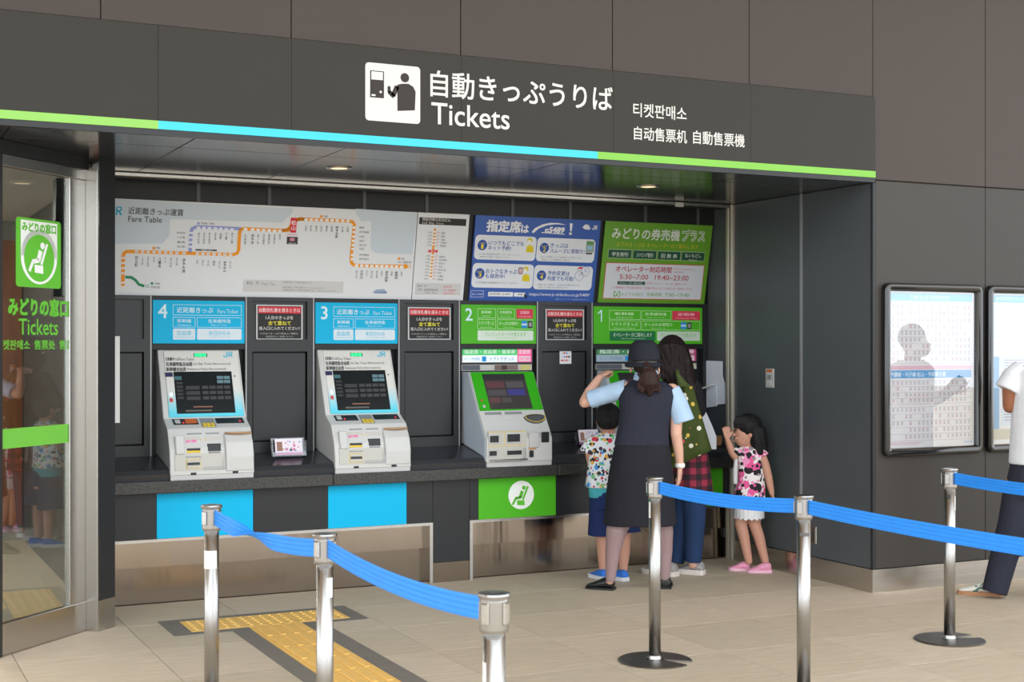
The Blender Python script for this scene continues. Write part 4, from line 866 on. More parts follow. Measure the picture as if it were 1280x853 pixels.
M_SIDEW = mat('pale_blue_side', (196, 208, 220), rough=0.4)
def green_machine(x0, wd, label, hw):
    x1 = x0 + wd; t = empty('ticket_machine', ((x0+x1)/2, FY0, 0.762), label=label, cat='ticket machine', group='green reserved seat machines')
    pr = [(FY0, 0.792), (FY0, 0.95), (FY0+0.035, 1.005), (FY0+0.125, 1.133), (FY0+0.285, 1.400), (BY+0.058, 1.400), (BY+0.058, 0.90), (FY0+0.05, 0.83), (FY0+0.03, 0.792)]
    extrude_profile('body', pr, x0, x1, M_WHITE, t, bev=0.006)
    extrude_profile('side_panel', [(a + (0.02 if a < FY0+0.3 else -0.01), b) for a, b in pr[:6]] + [(BY-0.01, 0.90), (FY0+0.06, 0.835), (FY0+0.04, 0.80)], x0-0.003, x0+0.004, M_SIDEW, t)
    box('foot_plate', x0+0.004, x1-0.004, FY0+0.004, FY0+0.03, 0.762, 0.792, M_WHITE2, t)
    # header light box and photo strip in the bay above
    hx0, hx1 = hw; hs = Sheet((hx0, BY+0.02, 1.46), AX, AZ); W = hx1-hx0
    hb = hs.slab_obj('header_box', -0.012, -0.008, W+0.012, 0.112, 0.02, M_BLACK, t, off=-0.02)
    e = 0.72 if x0 < 4.5 else 0.80
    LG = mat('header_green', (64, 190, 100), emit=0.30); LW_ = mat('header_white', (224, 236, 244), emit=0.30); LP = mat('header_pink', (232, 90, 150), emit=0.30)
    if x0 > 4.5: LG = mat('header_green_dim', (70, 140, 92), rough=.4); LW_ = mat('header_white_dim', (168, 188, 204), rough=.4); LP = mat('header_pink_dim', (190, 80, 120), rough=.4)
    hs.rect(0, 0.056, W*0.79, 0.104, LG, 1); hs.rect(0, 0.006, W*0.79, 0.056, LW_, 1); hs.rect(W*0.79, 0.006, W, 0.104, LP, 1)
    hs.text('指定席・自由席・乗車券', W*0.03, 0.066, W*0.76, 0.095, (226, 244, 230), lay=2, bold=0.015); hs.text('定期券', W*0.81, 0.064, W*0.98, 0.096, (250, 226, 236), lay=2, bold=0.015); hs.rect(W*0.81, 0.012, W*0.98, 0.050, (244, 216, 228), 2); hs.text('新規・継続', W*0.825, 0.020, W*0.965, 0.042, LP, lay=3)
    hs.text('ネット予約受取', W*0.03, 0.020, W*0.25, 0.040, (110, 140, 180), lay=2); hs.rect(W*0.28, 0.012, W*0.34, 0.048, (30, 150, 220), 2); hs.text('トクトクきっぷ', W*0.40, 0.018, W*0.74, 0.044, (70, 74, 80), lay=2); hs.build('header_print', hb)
    ps = Sheet((hx0, BY-0.02, 1.408), AX, AZ); st = ps.slab_obj('photo_strip', -0.003, 0.0, W+0.003, 0.042, 0.02, M_INSET, t, off=-0.06)
    ps.o = ps.o + ps.n*(-0.04)
    for a, b, c in ((0.0, 0.25, (92, 96, 106)), (0.28, 0.42, (196, 196, 190)), (0.46, 0.56, (120, 100, 92)), (0.56, 0.64, (70, 60, 58)), (0.64, 0.80, (122, 104, 100)), (0.84, 0.98, (206, 200, 120))): ps.rect(a*W, 0.003, b*W, 0.039, c, 1)
    ps.build('strip_print', st)
    # green face with screen
    S, Lf = seg_sheet(x0, pr[3], pr[4])
    gf = S.slab_obj('green_face', 0.006, 0.004, wd-0.006, Lf-0.002, 0.008, M_GREENF, t, off=-0.002, bev=0.003); S.o = S.o + S.n*0.006
    s0, s1 = (0.088, wd-0.088) if x0 < 4.5 else (0.088, wd-0.14)
    sc = S.slab_obj('screen', s0, 0.012, s1, Lf-0.022, 0.004, mat('screen_grey', (64, 60, 60), rough=0.14, spec=0.6, emit=0.12), t, off=-0.002)
    T = Sheet(S.P(0, 0, 0.003), S.ux, S.uy); W = s1-s0; H = Lf-0.034
    def RC(a, b, c, d): return (s0 + a*W, 0.012 + (1-d)*H, s0 + c*W, 0.012 + (1-b)*H)
    T.rect(*RC(0, 0, 1, 0.16), (46, 46, 48), 1); T.rect(*RC(0.04, 0.22, 0.46, 0.40), (96, 60, 66), 1); T.rect(*RC(0.50, 0.22, 0.92, 0.40), (84, 80, 82), 1); T.rect(*RC(0.04, 0.46, 0.46, 0.62), (78, 74, 78), 1); T.rect(*RC(0.50, 0.44, 0.92, 0.62), (62, 62, 128), 1); T.rect(*RC(0.04, 0.68, 0.28, 0.82), (98, 66, 66), 1); T.rect(*RC(0.32, 0.68, 0.54, 0.82), (80, 74, 74), 1); T.build('screen_print', sc)
    S.slab_obj('call_button', 0.030, 0.075, 0.046, 0.090, 0.006, mat('button_red'), t, bev=0.003); S.slab_obj('round_button', 0.034, 0.025, 0.056, 0.046, 0.008, M_WHITE2, t, bev=0.005)
    # sloping shelf: coin dish
    S, Lf = seg_sheet(x0, pr[2], pr[3])
    for a, b in ((0.040, 0.165), (0.190, 0.320)): S.slab_obj('label_strip', a, Lf-0.028, b, Lf-0.008, 0.004, M_GRYP, t)
    S.slab_obj('reader_pad', 0.150, Lf-0.075, 0.240, Lf-0.034, 0.008, M_WHITE, t, bev=0.004)
    u0, v0 = wd-0.092, Lf-0.055; n = 20
    def dish(r, rr_, off, th): return [S.P(u0 + r*math.cos(2*math.pi*k/n), v0 + (rr_*math.sin(2*math.pi*k/n) if math.sin(2*math.pi*k/n) < 0 else 0.35*rr_*math.sin(2*math.pi*k/n)), off) for k in range(n)]
    V = dish(0.085, 0.055, -0.002, 0) + dish(0.080, 0.050, 0.014, 0) + dish(0.070, 0.042, 0.014, 0) + dish(0.062, 0.036, 0.004, 0); F = [(k*n+i, k*n+(i+1) % n, (k+1)*n+(i+1) % n, (k+1)*n+i) for k in range(3) for i in range(n)] + [tuple(3*n+i for i in range(n))]
    dd = mesh_obj('coin_dish', V, F, mat('dish_grey', (84, 86, 90), rough=0.35), t, smooth=False)
    V = dish(0.079, 0.049, 0.0145, 0) + dish(0.073, 0.044, 0.0145, 0); mesh_obj('dish_rim', V, [(i, (i+1) % n, n+(i+1) % n, n+i) for i in range(n)], M_YELLOW, dd)
    # lower front with slots
    S = Sheet((x0, FY0-0.0005, 0.80), AX, AZ)
    S.slab_obj('slot_panel', 0.012, 0.006, 0.300, 0.205, 0.003, M_INSET, t, bev=0.001)
    for nm, a, b, c, d in (('bill_slot', 0.020, 0.130, 0.085, 0.175), ('ticket_slot', 0.150, 0.130, 0.245, 0.182), ('receipt_slot', 0.016, 0.040, 0.070, 0.072), ('change_slot', 0.150, 0.042, 0.258, 0.070)):
        o = S.slab_obj(nm, a-0.006, b-0.008, c+0.006, d+0.006, 0.010, M_WHITE2, t, bev=0.002); S.slab_obj('slot_mouth', a, b, c, d, 0.012, M_BLACK, o)
    Sp = Sheet(S.P(0, 0, 0.004), S.ux, S.uy)
    for a, b, c, d in ((0.012, 0.198, 0.125, 0.202), (0.138, 0.198, 0.290, 0.202), (0.012, 0.102, 0.120, 0.106), (0.138, 0.102, 0.290, 0.106), (0.128, 0.10, 0.132, 0.2)): Sp.rect(a, b, c, d, M_YELLOW, 1)
    Sp.build('slot_marks', t)
    S.slab_obj('coin_tray', 0.020, 0.004, 0.300, 0.014, 0.028, M_STEEL, t, bev=0.003); S.slab_obj('tray_pillar', 0.272, 0.014, 0.290, 0.085, 0.016, M_CLEAR, t, bev=0.004)
    S.slab_obj('receiver', 0.318, 0.085, 0.392, 0.190, 0.012, M_WHITE2, t, bev=0.012, seg=2); S.slab_obj('card_reader', 0.412, 0.118, 0.472, 0.190, 0.008, M_BLACK, t, bev=0.004); S.slab_obj('coin_return', 0.320, 0.020, 0.352, 0.066, 0.010, M_BLACK, t, bev=0.008, seg=2); S.slab_obj('sensor', 0.318, 0.072, 0.372, 0.094, 0.006, M_TAN, t)
    return t
green_machine(3.943, 0.500, 'green faced ticket machine with pale side under green sign 2', (3.935, 4.478))
green_machine(5.03, 0.52, 'green faced ticket machine hidden behind the person in dark uniform', (5.01, 5.88))

# ================================================================ small things on the counter and walls
def leaflet_holder(xa, xb, yA, yB, label):
    z = 0.868; c = [on_y(x, y, 8.74) for x, y in ((xa, yB), (xb, yB), (xa, yA), (xb, yA))]
    x0, x1 = c[0].x, c[1].x; z0 = 0.876; z1 = z0 + 0.105
    S = Sheet((x0, 8.70, z0), AX, Vector((0, 0.22, 1))); W = x1-x0; H = z1-z0
    t = empty('leaflet_holder', ((x0+x1)/2, 8.72, z0-0.01), label=label, cat='leaflet holder', group='leaflet holders on the ledge')
    S.slab_obj('front_plate', -0.02, -0.006, W+0.02, 0.020, 0.003, M_CLEAR, t, off=0.012); S.slab_obj('back_plate', -0.02, -0.006, W+0.02, H+0.01, 0.003, M_CLEAR, t, off=-0.016)
    for u in (-0.022, W+0.019): S.slab_obj('side_plate', u, -0.006, u+0.003, H*0.9, 0.030, M_CLEAR, t, off=-0.015)
    S.slab_obj('base_plate', -0.022, -0.012, W+0.022, -0.006, 0.046, M_CLEAR, t, off=-0.025)
    l = tag(S.slab_obj('leaflet', 0, 0, W, H, 0.010, mat('leaflet_paper', (232, 222, 230), rough=0.5), None, off=-0.002), label='pink and white leaflet standing in the ' + label, cat='leaflet', group='leaflets in clear holders')
    S.o = S.o + S.n*0.0085
    S.rect(0, 0, W, 0.13*H, (236, 130, 184), 1); rr_ = random.Random(5)
    S.rect(0.06*W, 0.25*H, 0.26*W, 0.82*H, (150, 112, 96), 1)
    for k in range(16):
        u = rr_.uniform(0.28, 0.92)*W; v = rr_.uniform(0.22, 0.86)*H; r = rr_.uniform(0.02, 0.045)*W; S.rect(u-r, v-r, u+r, v+r*0.8, rr_.choice([(90, 84, 96), (220, 110, 150), (110, 150, 196), (200, 160, 60), (190, 70, 90), (210, 180, 210)]), 2)
    S.build('cover_print', l)
leaflet_holder(342, 376, 553, 574, 'clear holder between the two white fare machines')
leaflet_holder(721, 745, 538, 553, 'clear holder beside the colourful printed shirt')
# papers clipped to the side wall
def paper_sheet(name, poly, off, label, curl=0.02):
    pts = [on_x(x, y, XR - off) for x, y in poly]; bm = bmesh.new()
    top = [bm.verts.new(p) for p in pts]; bot = [bm.verts.new(p + Vector((0.004, 0, 0))) for p in pts]; n = len(pts)
    bm.faces.new(top); bm.faces.new(bot[::-1])
    for i in range(n): bm.faces.new((top[i], bot[i], bot[(i+1) % n], top[(i+1) % n]))
    return from_bm(name, bm, mat('paper_bundle', (226, 231, 242), rough=0.7, var=0.06, vscale=30), None, label=label, cat='papers', group='paper sheets clipped to the side wall')
p1 = paper_sheet('paper_bundle', [(881, 451), (903, 452), (903, 470), (906, 480), (906, 505), (896, 506), (884, 509)], 0.012, 'large bundle of white paper sheets hanging on the dark side wall')
p2 = paper_sheet('paper_bundle', [(883, 484), (895, 483), (896, 508), (883, 510)], 0.022, 'short paper slips hanging in front of the large white bundle')
q0 = on_x(878, 486, XR - 0.07); q1 = on_x(892, 481, XR - 0.03)
bm = bmesh.new(); obox(bm, (q0+q1)/2, (q1-q0).normalized(), AZ.cross((q1-q0).normalized()).normalized(), AZ, 0.10, 0.05, 0.008, 0.003); from_bm('memo_pad', bm, mat('memo_white', (226, 226, 222), rough=0.6), None, label='small white memo pad sticking out from the hanging papers', cat='memo pad')
# switch plate on the side wall
a = on_x(958, 461, XR); b = on_x(968, 485, XR)
sw = empty('wall_switch', (XR, (a.y+b.y)/2, b.z), label='narrow pale switch plate with orange top on the dark side wall', cat='switch')
box('plate', XR-0.008, XR, min(a.y, b.y), max(a.y, b.y), b.z, a.z, M_WHITE2, sw, bev=0.002); ym = (a.y+b.y)/2; hh = a.z-b.z; wy = abs(a.y-b.y)
box('orange_mark', XR-0.0095, XR-0.008, ym-wy*0.35, ym+wy*0.35, b.z+hh*0.82, b.z+hh*0.95, M_ORNG, sw)
for k in range(2): box('rocker', XR-0.012, XR-0.008, ym-wy*0.25, ym+wy*0.25, b.z+hh*(0.12+0.33*k), b.z+hh*(0.34+0.33*k), M_GRYP if k else M_WHITE, sw, bev=0.001)
a = on_x(1015, 657, XR); b = on_x(1022, 681, XR)
ob = empty('outlet_box', (XR, (a.y+b.y)/2, b.z), label='small steel outlet cover low on the dark side wall', cat='outlet')
box('cover', XR-0.012, XR, min(a.y, b.y), max(a.y, b.y), b.z, a.z, M_STEEL, ob, bev=0.003); box('cover_lid', XR-0.016, XR-0.012, min(a.y, b.y)+0.006, max(a.y, b.y)-0.006, b.z+0.01, a.z-0.01, M_CHROME, ob, bev=0.002)

# ================================================================ BELT POSTS
M_BELT = mat('belt_blue', (32, 138, 236), rough=0.55, var=0.04, vscale=20)
PH = 0.925
def post(px, Z, label, stickers=(), slot=0.6):
    r = ray(px, 600); p = Vector((r.x*Z, r.y*Z, 0))
    t = empty('belt_post', p, label=label, cat='stanchion', group='stainless belt posts')
    # base plate: disc with a slot cut in from one side
    n = 48; V = []; F = []; prof = [(0.05, 0.0), (0.185, 0.0), (0.187, 0.005), (0.18, 0.009), (0.05, 0.011)]
    a0 = slot; gap = R(12)
    for rr_, z in prof:
        for k in range(n+1):
            th = a0 + gap + (2*math.pi - 2*gap)*k/n; V.append(Vector((p.x + rr_*math.cos(th), p.y + rr_*math.sin(th), z)))
    m = n+1; L_ = len(prof)
    for j in range(L_):
        j2 = (j+1) % L_
        for k in range(n): F.append((j*m+k, j*m+k+1, j2*m+k+1, j2*m+k))
    F.append(tuple(j*m for j in range(L_))); F.append(tuple(j*m+n for j in range(L_))[::-1])
    bs = mesh_obj('base', V, F, mat('base_steel', (160, 158, 155), rough=0.35, metal=1.0), t, smooth=False)
    mesh_obj('hub', *lathe_data(p, [(0.052, 0.0), (0.052, 0.010), (0.034, 0.013), (0.0305, 0.03)], 32), M_CHROME, bs, smooth=False)
    mesh_obj('pole', *lathe_data(p, [(0.030, 0.01), (0.030, PH-0.10)], 36), M_CHROME, t, smooth=True)
    mesh_obj('head', *lathe_data(p, [(0.030, PH-0.112), (0.0375, PH-0.106), (0.039, PH-0.098), (0.039, PH-0.022), (0.037, PH-0.018)], 36), M_CHROME, t, smooth=False)
    mesh_obj('cap', *lathe_data(p, [(0.034, PH-0.019), (0.043, PH-0.016), (0.0445, PH-0.008), (0.042, PH-0.003), (0.02, PH), (0.002, PH)], 36), M_CHROME, t, smooth=False)
    for k in range(4):
        th = YAW*0 + k*math.pi/2 + 0.5; d = Vector((math.cos(th), math.sin(th), 0)); bm = bmesh.new()
        obox(bm, p + d*0.040 + AZ*(PH-0.055), d, AZ.cross(d), AZ, 0.008, 0.026, 0.058, 0.003); from_bm('clip', bm, M_STEEL, t)
    for ang, z0, z1, wdt, c in stickers:
        V = []; F = []
        for k in range(7):
            th = ang + wdt*(k/6-0.5)
            for z in (z0, z1): V.append(Vector((p.x + 0.0306*math.cos(th), p.y + 0.0306*math.sin(th), z)))
        F = [(2*k, 2*k+2, 2*k+3, 2*k+1) for k in range(6)]
        mesh_obj('sticker', V, F, mat('sticker_%d' % c[0], c, rough=0.6), t, smooth=True)
    return t, p
tocam = -math.pi/2 - YAW
WHS = (224, 224, 220)
pA, A_ = post(264.5, 5.75, 'steel belt post farthest left with a wide white sticker, before the cyan panel', [(tocam-0.15, 0.66, 0.735, 2.2, WHS)])
pB, B_ = post(406, 4.87, 'steel belt post in front of the yellow tactile path', [(tocam+0.75, 0.70, 0.77, 0.9, WHS)])
pC, C_ = post(617.5, 3.70, 'nearest and largest steel belt post, cut off at the bottom, below the green panel', [(tocam-1.15, 0.62, 0.74, 0.8, WHS)])
pD, D_ = post(818.5, 6.96, 'steel belt post with round base standing before the person in dark uniform', [(tocam-1.2, 0.72, 0.80, 0.7, WHS), (tocam-1.3, 0.80, 0.86, 0.6, (60, 120, 104))], slot=-0.9)
pE, E2 = post(1004.5, 6.12, 'steel belt post beside the dark side wall, joining two belts', [(tocam, 0.745, 0.760, 1.6, (96, 94, 92))])
pF, F_ = post(1187, 7.45, 'steel belt post with round base before the black framed timetable', [(tocam-0.5, 0.765, 0.785, 0.7, (52, 52, 54)), (tocam+0.95, 0.70, 0.775, 0.5, WHS)], slot=-0.07)
def belt(parent, a, b, z0, z1, sag, twist=0.0, n=28, tw0=0.2, tw1=0.75):
    d = (b - a); d.z = 0; Lb = d.length; d.normalize(); nrm = AZ.cross(d); V = []; F = []; hw = 0.032; th = 0.0012
    for k in range(n+1):
        s = k/n; c = a + d*(0.04 + (Lb-0.08)*s); z = z0 + (z1-z0)*s - sag*4*s*(1-s); e = min(max((s-tw0)/(tw1-tw0), 0), 1); e = e*e*(3-2*e); an = twist*e
        up = AZ*math.cos(an) + nrm*math.sin(an); nn = nrm*math.cos(an) - AZ*math.sin(an); c = Vector((c.x, c.y, z))
        m = 8
        for j in range(m+1):    # ribbed weave across the belt
            q_ = -1 + 2*j/m; V.append(c + up*(hw*q_) + nn*(th + 0.0016*(j % 2)))
        for j in range(m, -1, -1):
            q_ = -1 + 2*j/m; V.append(c + up*(hw*q_) - nn*(th + 0.0016*(j % 2)))
    w_ = 18
    for k in range(n):
        for j in range(w_): F.append((k*w_+j, k*w_+(j+1) % w_, (k+1)*w_+(j+1) % w_, (k+1)*w_+j))
    F.append(tuple(range(w_))); F.append(tuple(n*w_+j for j in range(w_))[::-1])
    return mesh_obj('belt', V, F, M_BELT, parent)
zb = PH - 0.053
belt(pA, A_, B_, zb, zb-0.005, 0.030, twist=math.pi, tw0=0.05, tw1=0.65)
belt(pC, C_, B_, zb, zb, 0.030)
belt(pD, D_, E2, zb, zb, 0.020)
q_ = at_depth(1280, 600, 4.98); q_.z = 0; belt(pE, E2, E2 + (q_ - E2)*1.5, zb, zb, 0.015)
q_ = at_depth(1280, 600, 7.0); q_.z = 0; belt(pF, F_, F_ + (q_ - F_)*2.2, zb, zb, 0.015)
# ================================================================ PEOPLE
LAT = Vector((CS, -SN, 0)); FWD = Vector((SN, CS, 0))      # to the right in the picture, away from the viewer
def rot_lat(yaw):                                            # lateral / forward axes turned by yaw (radians, left turn positive)
    c, s = math.cos(yaw), math.sin(yaw); return LAT*c + FWD*s, FWD*c - LAT*s
def loft(rings, lat=LAT, fwd=FWD, n=20, ex=2.3):
    """closed body through horizontal ellipses (centre, half width, half depth)"""
    V = []; F = []
    for c, a, b in rings:
        for i in range(n):
            th = 2*math.pi*i/n; cx, sy = math.cos(th), math.sin(th)
            V.append(Vector(c) + lat*(a*math.copysign(abs(cx)**(2/ex), cx)) + fwd*(b*math.copysign(abs(sy)**(2/ex), sy)))
    for k in range(len(rings)-1):
        for i in range(n): j = (i+1) % n; F.append((k*n+i, k*n+j, (k+1)*n+j, (k+1)*n+i))
    F.append(tuple(range(n))[::-1]); F.append(tuple((len(rings)-1)*n+i for i in range(n))); return V, F
def ell(c, rx, ry, rz, lat=LAT, fwd=FWD, tilt=0.0, n=16, m=10):
    V = []; F = []; c = Vector(c); up = AZ*math.cos(tilt) + fwd*math.sin(tilt); fw = fwd*math.cos(tilt) - AZ*math.sin(tilt)
    for k in range(m+1):
        ph = -math.pi/2 + math.pi*(k + 0.0)/m; ph = max(min(ph, 1.53), -1.53)
        for i in range(n):
            th = 2*math.pi*i/n; V.append(c + lat*(rx*math.cos(ph)*math.cos(th)) + fw*(ry*math.cos(ph)*math.sin(th)) + up*(rz*math.sin(ph)))
    for k in range(m):
        for i in range(n): j = (i+1) % n; F.append((k*n+i, k*n+j, (k+1)*n+j, (k+1)*n+i))
    F.append(tuple(range(n))[::-1]); F.append(tuple(m*n+i for i in range(n))); return V, F
def tub(pts, rads, n=14, caps=True): return tube_data(pts, rads, n, caps)
def blob(name, prims, m, voxel=0.006, smooth=4, parent=None, origin=None, **k):
    """fuses overlapping closed shapes into one continuous smooth surface"""
    V, F = merge(prims); bm = bmesh.new(); vv = [bm.verts.new(v) for v in V]
    for f in F:
        try: bm.faces.new([vv[i] for i in f])
        except ValueError: pass
    bmesh.ops.recalc_face_normals(bm, faces=bm.faces)
    me = bpy.data.meshes.new('tmp'); bm.to_mesh(me); bm.free()
    o = bpy.data.objects.new('tmp', me); COL.objects.link(o)
    r = o.modifiers.new('r', 'REMESH'); r.mode = 'VOXEL'; r.voxel_size = voxel
    if smooth: s_ = o.modifiers.new('s', 'SMOOTH'); s_.factor = 0.5; s_.iterations = smooth
    dg = bpy.context.evaluated_depsgraph_get(); dg.update(); ev = bpy.data.meshes.new_from_object(o.evaluated_get(dg))
    bpy.data.objects.remove(o); bpy.data.meshes.remove(me)
    VV = [v.co.copy() for v in ev.vertices]; FF = [tuple(p.vertices) for p in ev.polygons]; bpy.data.meshes.remove(ev)
    return mesh_obj(name, VV, FF, m, parent, smooth=True, origin=origin, **k)
def hand(wrist, d, back, side, L=0.17, curl=0.5, thumb=0.7):
    """palm, four bent fingers of different length and a thumb; d points along the hand, back is the back of the hand, side the thumb side"""
    d = Vector(d).normalized(); back = Vector(back); back = (back - d*back.dot(d)).normalized(); side = Vector(side); side = (side - d*side.dot(d) - back*side.dot(back)).normalized()
    w = Vector(wrist); P = []; pl = L*0.50
    for q_ in (-0.30, -0.1, 0.1, 0.30): P.append(tub([w + side*(L*0.14*q_), w + d*(pl*0.5) + side*(L*0.42*q_), w + d*pl + side*(L*0.52*q_)], [L*0.085, L*0.085, L*0.062], 8))
    for q_, fl in ((0.36, 0.42), (0.12, 0.48), (-0.12, 0.45), (-0.36, 0.35)):
        b = w + d*(pl*0.95) + side*(L*0.54*q_); a = b; dd = d.copy(); pts = [b]
        for k in range(3):
            ang = curl*(0.55 + 0.35*k); dd = (d*math.cos(ang*(k+1)*0.6) - back*math.sin(ang*(k+1)*0.6)).normalized(); a = a + dd*(fl*L*(0.42, 0.32, 0.26)[k]); pts.append(a)
        P.append(tub(pts, [L*0.054, L*0.052, L*0.047, L*0.040], 8))
    b = w + d*(pl*0.30) + side*(L*0.16); e = b + (d*math.cos(thumb) + side*math.sin(thumb))*(L*0.22); f = e + (d*math.cos(thumb*0.5) + side*math.sin(thumb*0.5) - back*0.3).normalized()*(L*0.18)
    P.append(tub([b, e, f], [L*0.075, L*0.058, L*0.046], 8)); return P
def shoe(prefix, heel, toe, wd, h, m_up, m_sole, parent, sole=0.022, open_top=True, label=None, stripes=None, low=False):
    """shoe lying along heel->toe on the floor: upper and sole"""
    heel = Vector((heel[0], heel[1], 0)); toe = Vector((toe[0], toe[1], 0)); d = (toe-heel); L = d.length; d.normalize(); sd = AZ.cross(d)
    secs = [(0.0, 0.30, 0.80), (0.06, 0.40, 0.98), (0.20, 0.43, 1.0), (0.38, 0.42, 0.92), (0.55, 0.46, 0.70), (0.72, 0.50, 0.52), (0.86, 0.45, 0.42), (0.95, 0.33, 0.34), (1.0, 0.15, 0.22)]
    if low: secs = [(a, b, c*(0.75 if 0.2 < a < 0.6 else 1)) for a, b, c in secs]
    V = []; F = []; n = 14
    for t, w_, hh in secs:
        for i in range(n):
            th = 2*math.pi*i/n; c_, s_ = math.cos(th), math.sin(th); z = max(0, sole*0.6 + (h*hh - sole*0.6)*(0.5 + 0.5*s_)) if True else 0
            wf = 1.0 if s_ < 0.2 else 1.0 - 0.35*(s_-0.2)
            V.append(heel + d*(t*L) + sd*(wd*w_*wf*math.copysign(abs(c_)**0.75, c_)) + AZ*z)
    for k in range(len(secs)-1):
        for i in range(n): j = (i+1) % n; F.append((k*n+i, k*n+j, (k+1)*n+j, (k+1)*n+i))
    F.append(tuple(range(n))[::-1]); F.append(tuple((len(secs)-1)*n+i for i in range(n)))
    o = mesh_obj('shoe', V, F, m_up, parent, smooth=True, label=label)
    md = o.modifiers.new('sub', 'SUBSURF'); md.levels = 1; md.render_levels = 2
    out = [(t, w_*1.07) for t, w_, _ in secs]; P = [heel + d*((t-0.5)*1.03+0.5)*L + sd*(wd*w_) for t, w_ in out] + [heel + d*((t-0.5)*1.03+0.5)*L - sd*(wd*w_) for t, w_ in out[::-1]]
    prism('sole', [(p.x, p.y) for p in P], 0.0005, sole, m_sole, o)
    return o
def pattern_mat(name, base, cols, scale, thr, rough=0.75, extra=None):
    m = bpy.data.materials.new(name); m.use_nodes = True; N = m.node_tree.nodes; L = m.node_tree.links; b = N['Principled BSDF']; b.inputs['Roughness'].default_value = rough; b.inputs['Specular IOR Level'].default_value = 0.2
    tc = N.new('ShaderNodeTexCoord'); prev = None
    for q_, (sc_, th_) in enumerate([(scale, thr)] + ([extra] if extra else [])):
        v = N.new('ShaderNodeTexVoronoi'); v.inputs['Scale'].default_value = sc_; L.new(tc.outputs['Object'], v.inputs['Vector'])
        sp = N.new('ShaderNodeSeparateColor'); L.new(v.outputs['Color'], sp.inputs[0])
        cr = N.new('ShaderNodeValToRGB'); cr.color_ramp.interpolation = 'CONSTANT'; e = cr.color_ramp.elements
        cl = cols if q_ == 0 else cols[::-1]
        e[0].color = rgb(cl[0]); e[1].position = 1.0/len(cl); e[1].color = rgb(cl[1])
        for k in range(2, len(cl)): x = e.new(k/len(cl)); x.color = rgb(cl[k])
        L.new(sp.outputs[0], cr.inputs[0])
        lt = N.new('ShaderNodeMath'); lt.operation = 'LESS_THAN'; lt.inputs[1].default_value = th_; L.new(v.outputs['Distance'], lt.inputs[0])
        mx = N.new('ShaderNodeMix'); mx.data_type = 'RGBA'; L.new(lt.outputs[0], mx.inputs['Factor']); L.new(cr.outputs[0], mx.inputs['B'])
        if prev is None: mx.inputs['A'].default_value = rgb(base)
        else: L.new(prev, mx.inputs['A'])
        prev = mx.outputs['Result']
    L.new(prev, b.inputs['Base Color']); MATS[name] = m; return m
def plaid_mat(name, c0, c1, c2, scale):
    m = bpy.data.materials.new(name); m.use_nodes = True; N = m.node_tree.nodes; L = m.node_tree.links; b = N['Principled BSDF']; b.inputs['Roughness'].default_value = 0.85
    tc = N.new('ShaderNodeTexCoord'); mp = N.new('ShaderNodeMapping'); mp.inputs['Rotation'].default_value = (0, 0, YAW); L.new(tc.outputs['Object'], mp.inputs[0]); outs = []
    for ax in ('X', 'Z'):
        w_ = N.new('ShaderNodeTexWave'); w_.bands_direction = ax; w_.inputs['Scale'].default_value = scale; L.new(mp.outputs[0], w_.inputs['Vector']); g = N.new('ShaderNodeMath'); g.operation = 'GREATER_THAN'; g.inputs[1].default_value = 0.5; L.new(w_.outputs['Fac'], g.inputs[0]); outs.append(g)
    ad = N.new('ShaderNodeMath'); ad.operation = 'ADD'; L.new(outs[0].outputs[0], ad.inputs[0]); L.new(outs[1].outputs[0], ad.inputs[1]); hf = N.new('ShaderNodeMath'); hf.operation = 'MULTIPLY'; hf.inputs[1].default_value = 0.5; L.new(ad.outputs[0], hf.inputs[0])
    cr = N.new('ShaderNodeValToRGB'); cr.color_ramp.interpolation = 'CONSTANT'; e = cr.color_ramp.elements; e[0].color = rgb(c0); e[1].position = 0.4; e[1].color = rgb(c1); x = e.new(0.8); x.color = rgb(c2); L.new(hf.outputs[0], cr.inputs[0]); L.new(cr.outputs[0], b.inputs['Base Color']); return m
def cloth(name, c, **k): return mat(name, c, rough=0.85, spec=0.2, var=k.pop('var', 0.06), vscale=k.pop('vscale', 14), bump=k.pop('bump', 0.25), bscale=k.pop('bscale', 18), **k)
def hairmat(name, c): return mat(name, c, rough=0.6, spec=0.25, var=0.4, vscale=40, stretch=(1, 1, 0.12), bump=0.5, bscale=160)
M_SKIN = mat('skin_light', (214, 168, 146), rough=0.55, spec=0.3, var=0.03, vscale=20); M_SKINK = mat('skin_child', (198, 148, 126), rough=0.55, spec=0.3, var=0.03, vscale=20); M_SKINB = mat('skin_tan', (150, 96, 68), rough=0.5, spec=0.35, var=0.04, vscale=20)
class Fig:
    def __init__(s, Z): s.Z = Z; s.s = Z/FPX
    def J(s, x, y, d=0.0): return at_depth(x, y, s.Z + d)
    def rg(s, y, x, hw, b, d=0.0): return (s.J(x, y, d), hw*s.s, b)
def strands(fig, roots, tip, rr=0.006, n=5, wob=0.012, seed=1):
    rn = random.Random(seed); P = []
    for a, b in zip(roots, tip):
        pts = [a.lerp(b, k/n) + Vector((rn.uniform(-wob, wob), rn.uniform(-wob, wob), 0)) for k in range(n+1)]
        P.append(tub(pts, [rr]*n + [rr*0.4], 6))
    return P

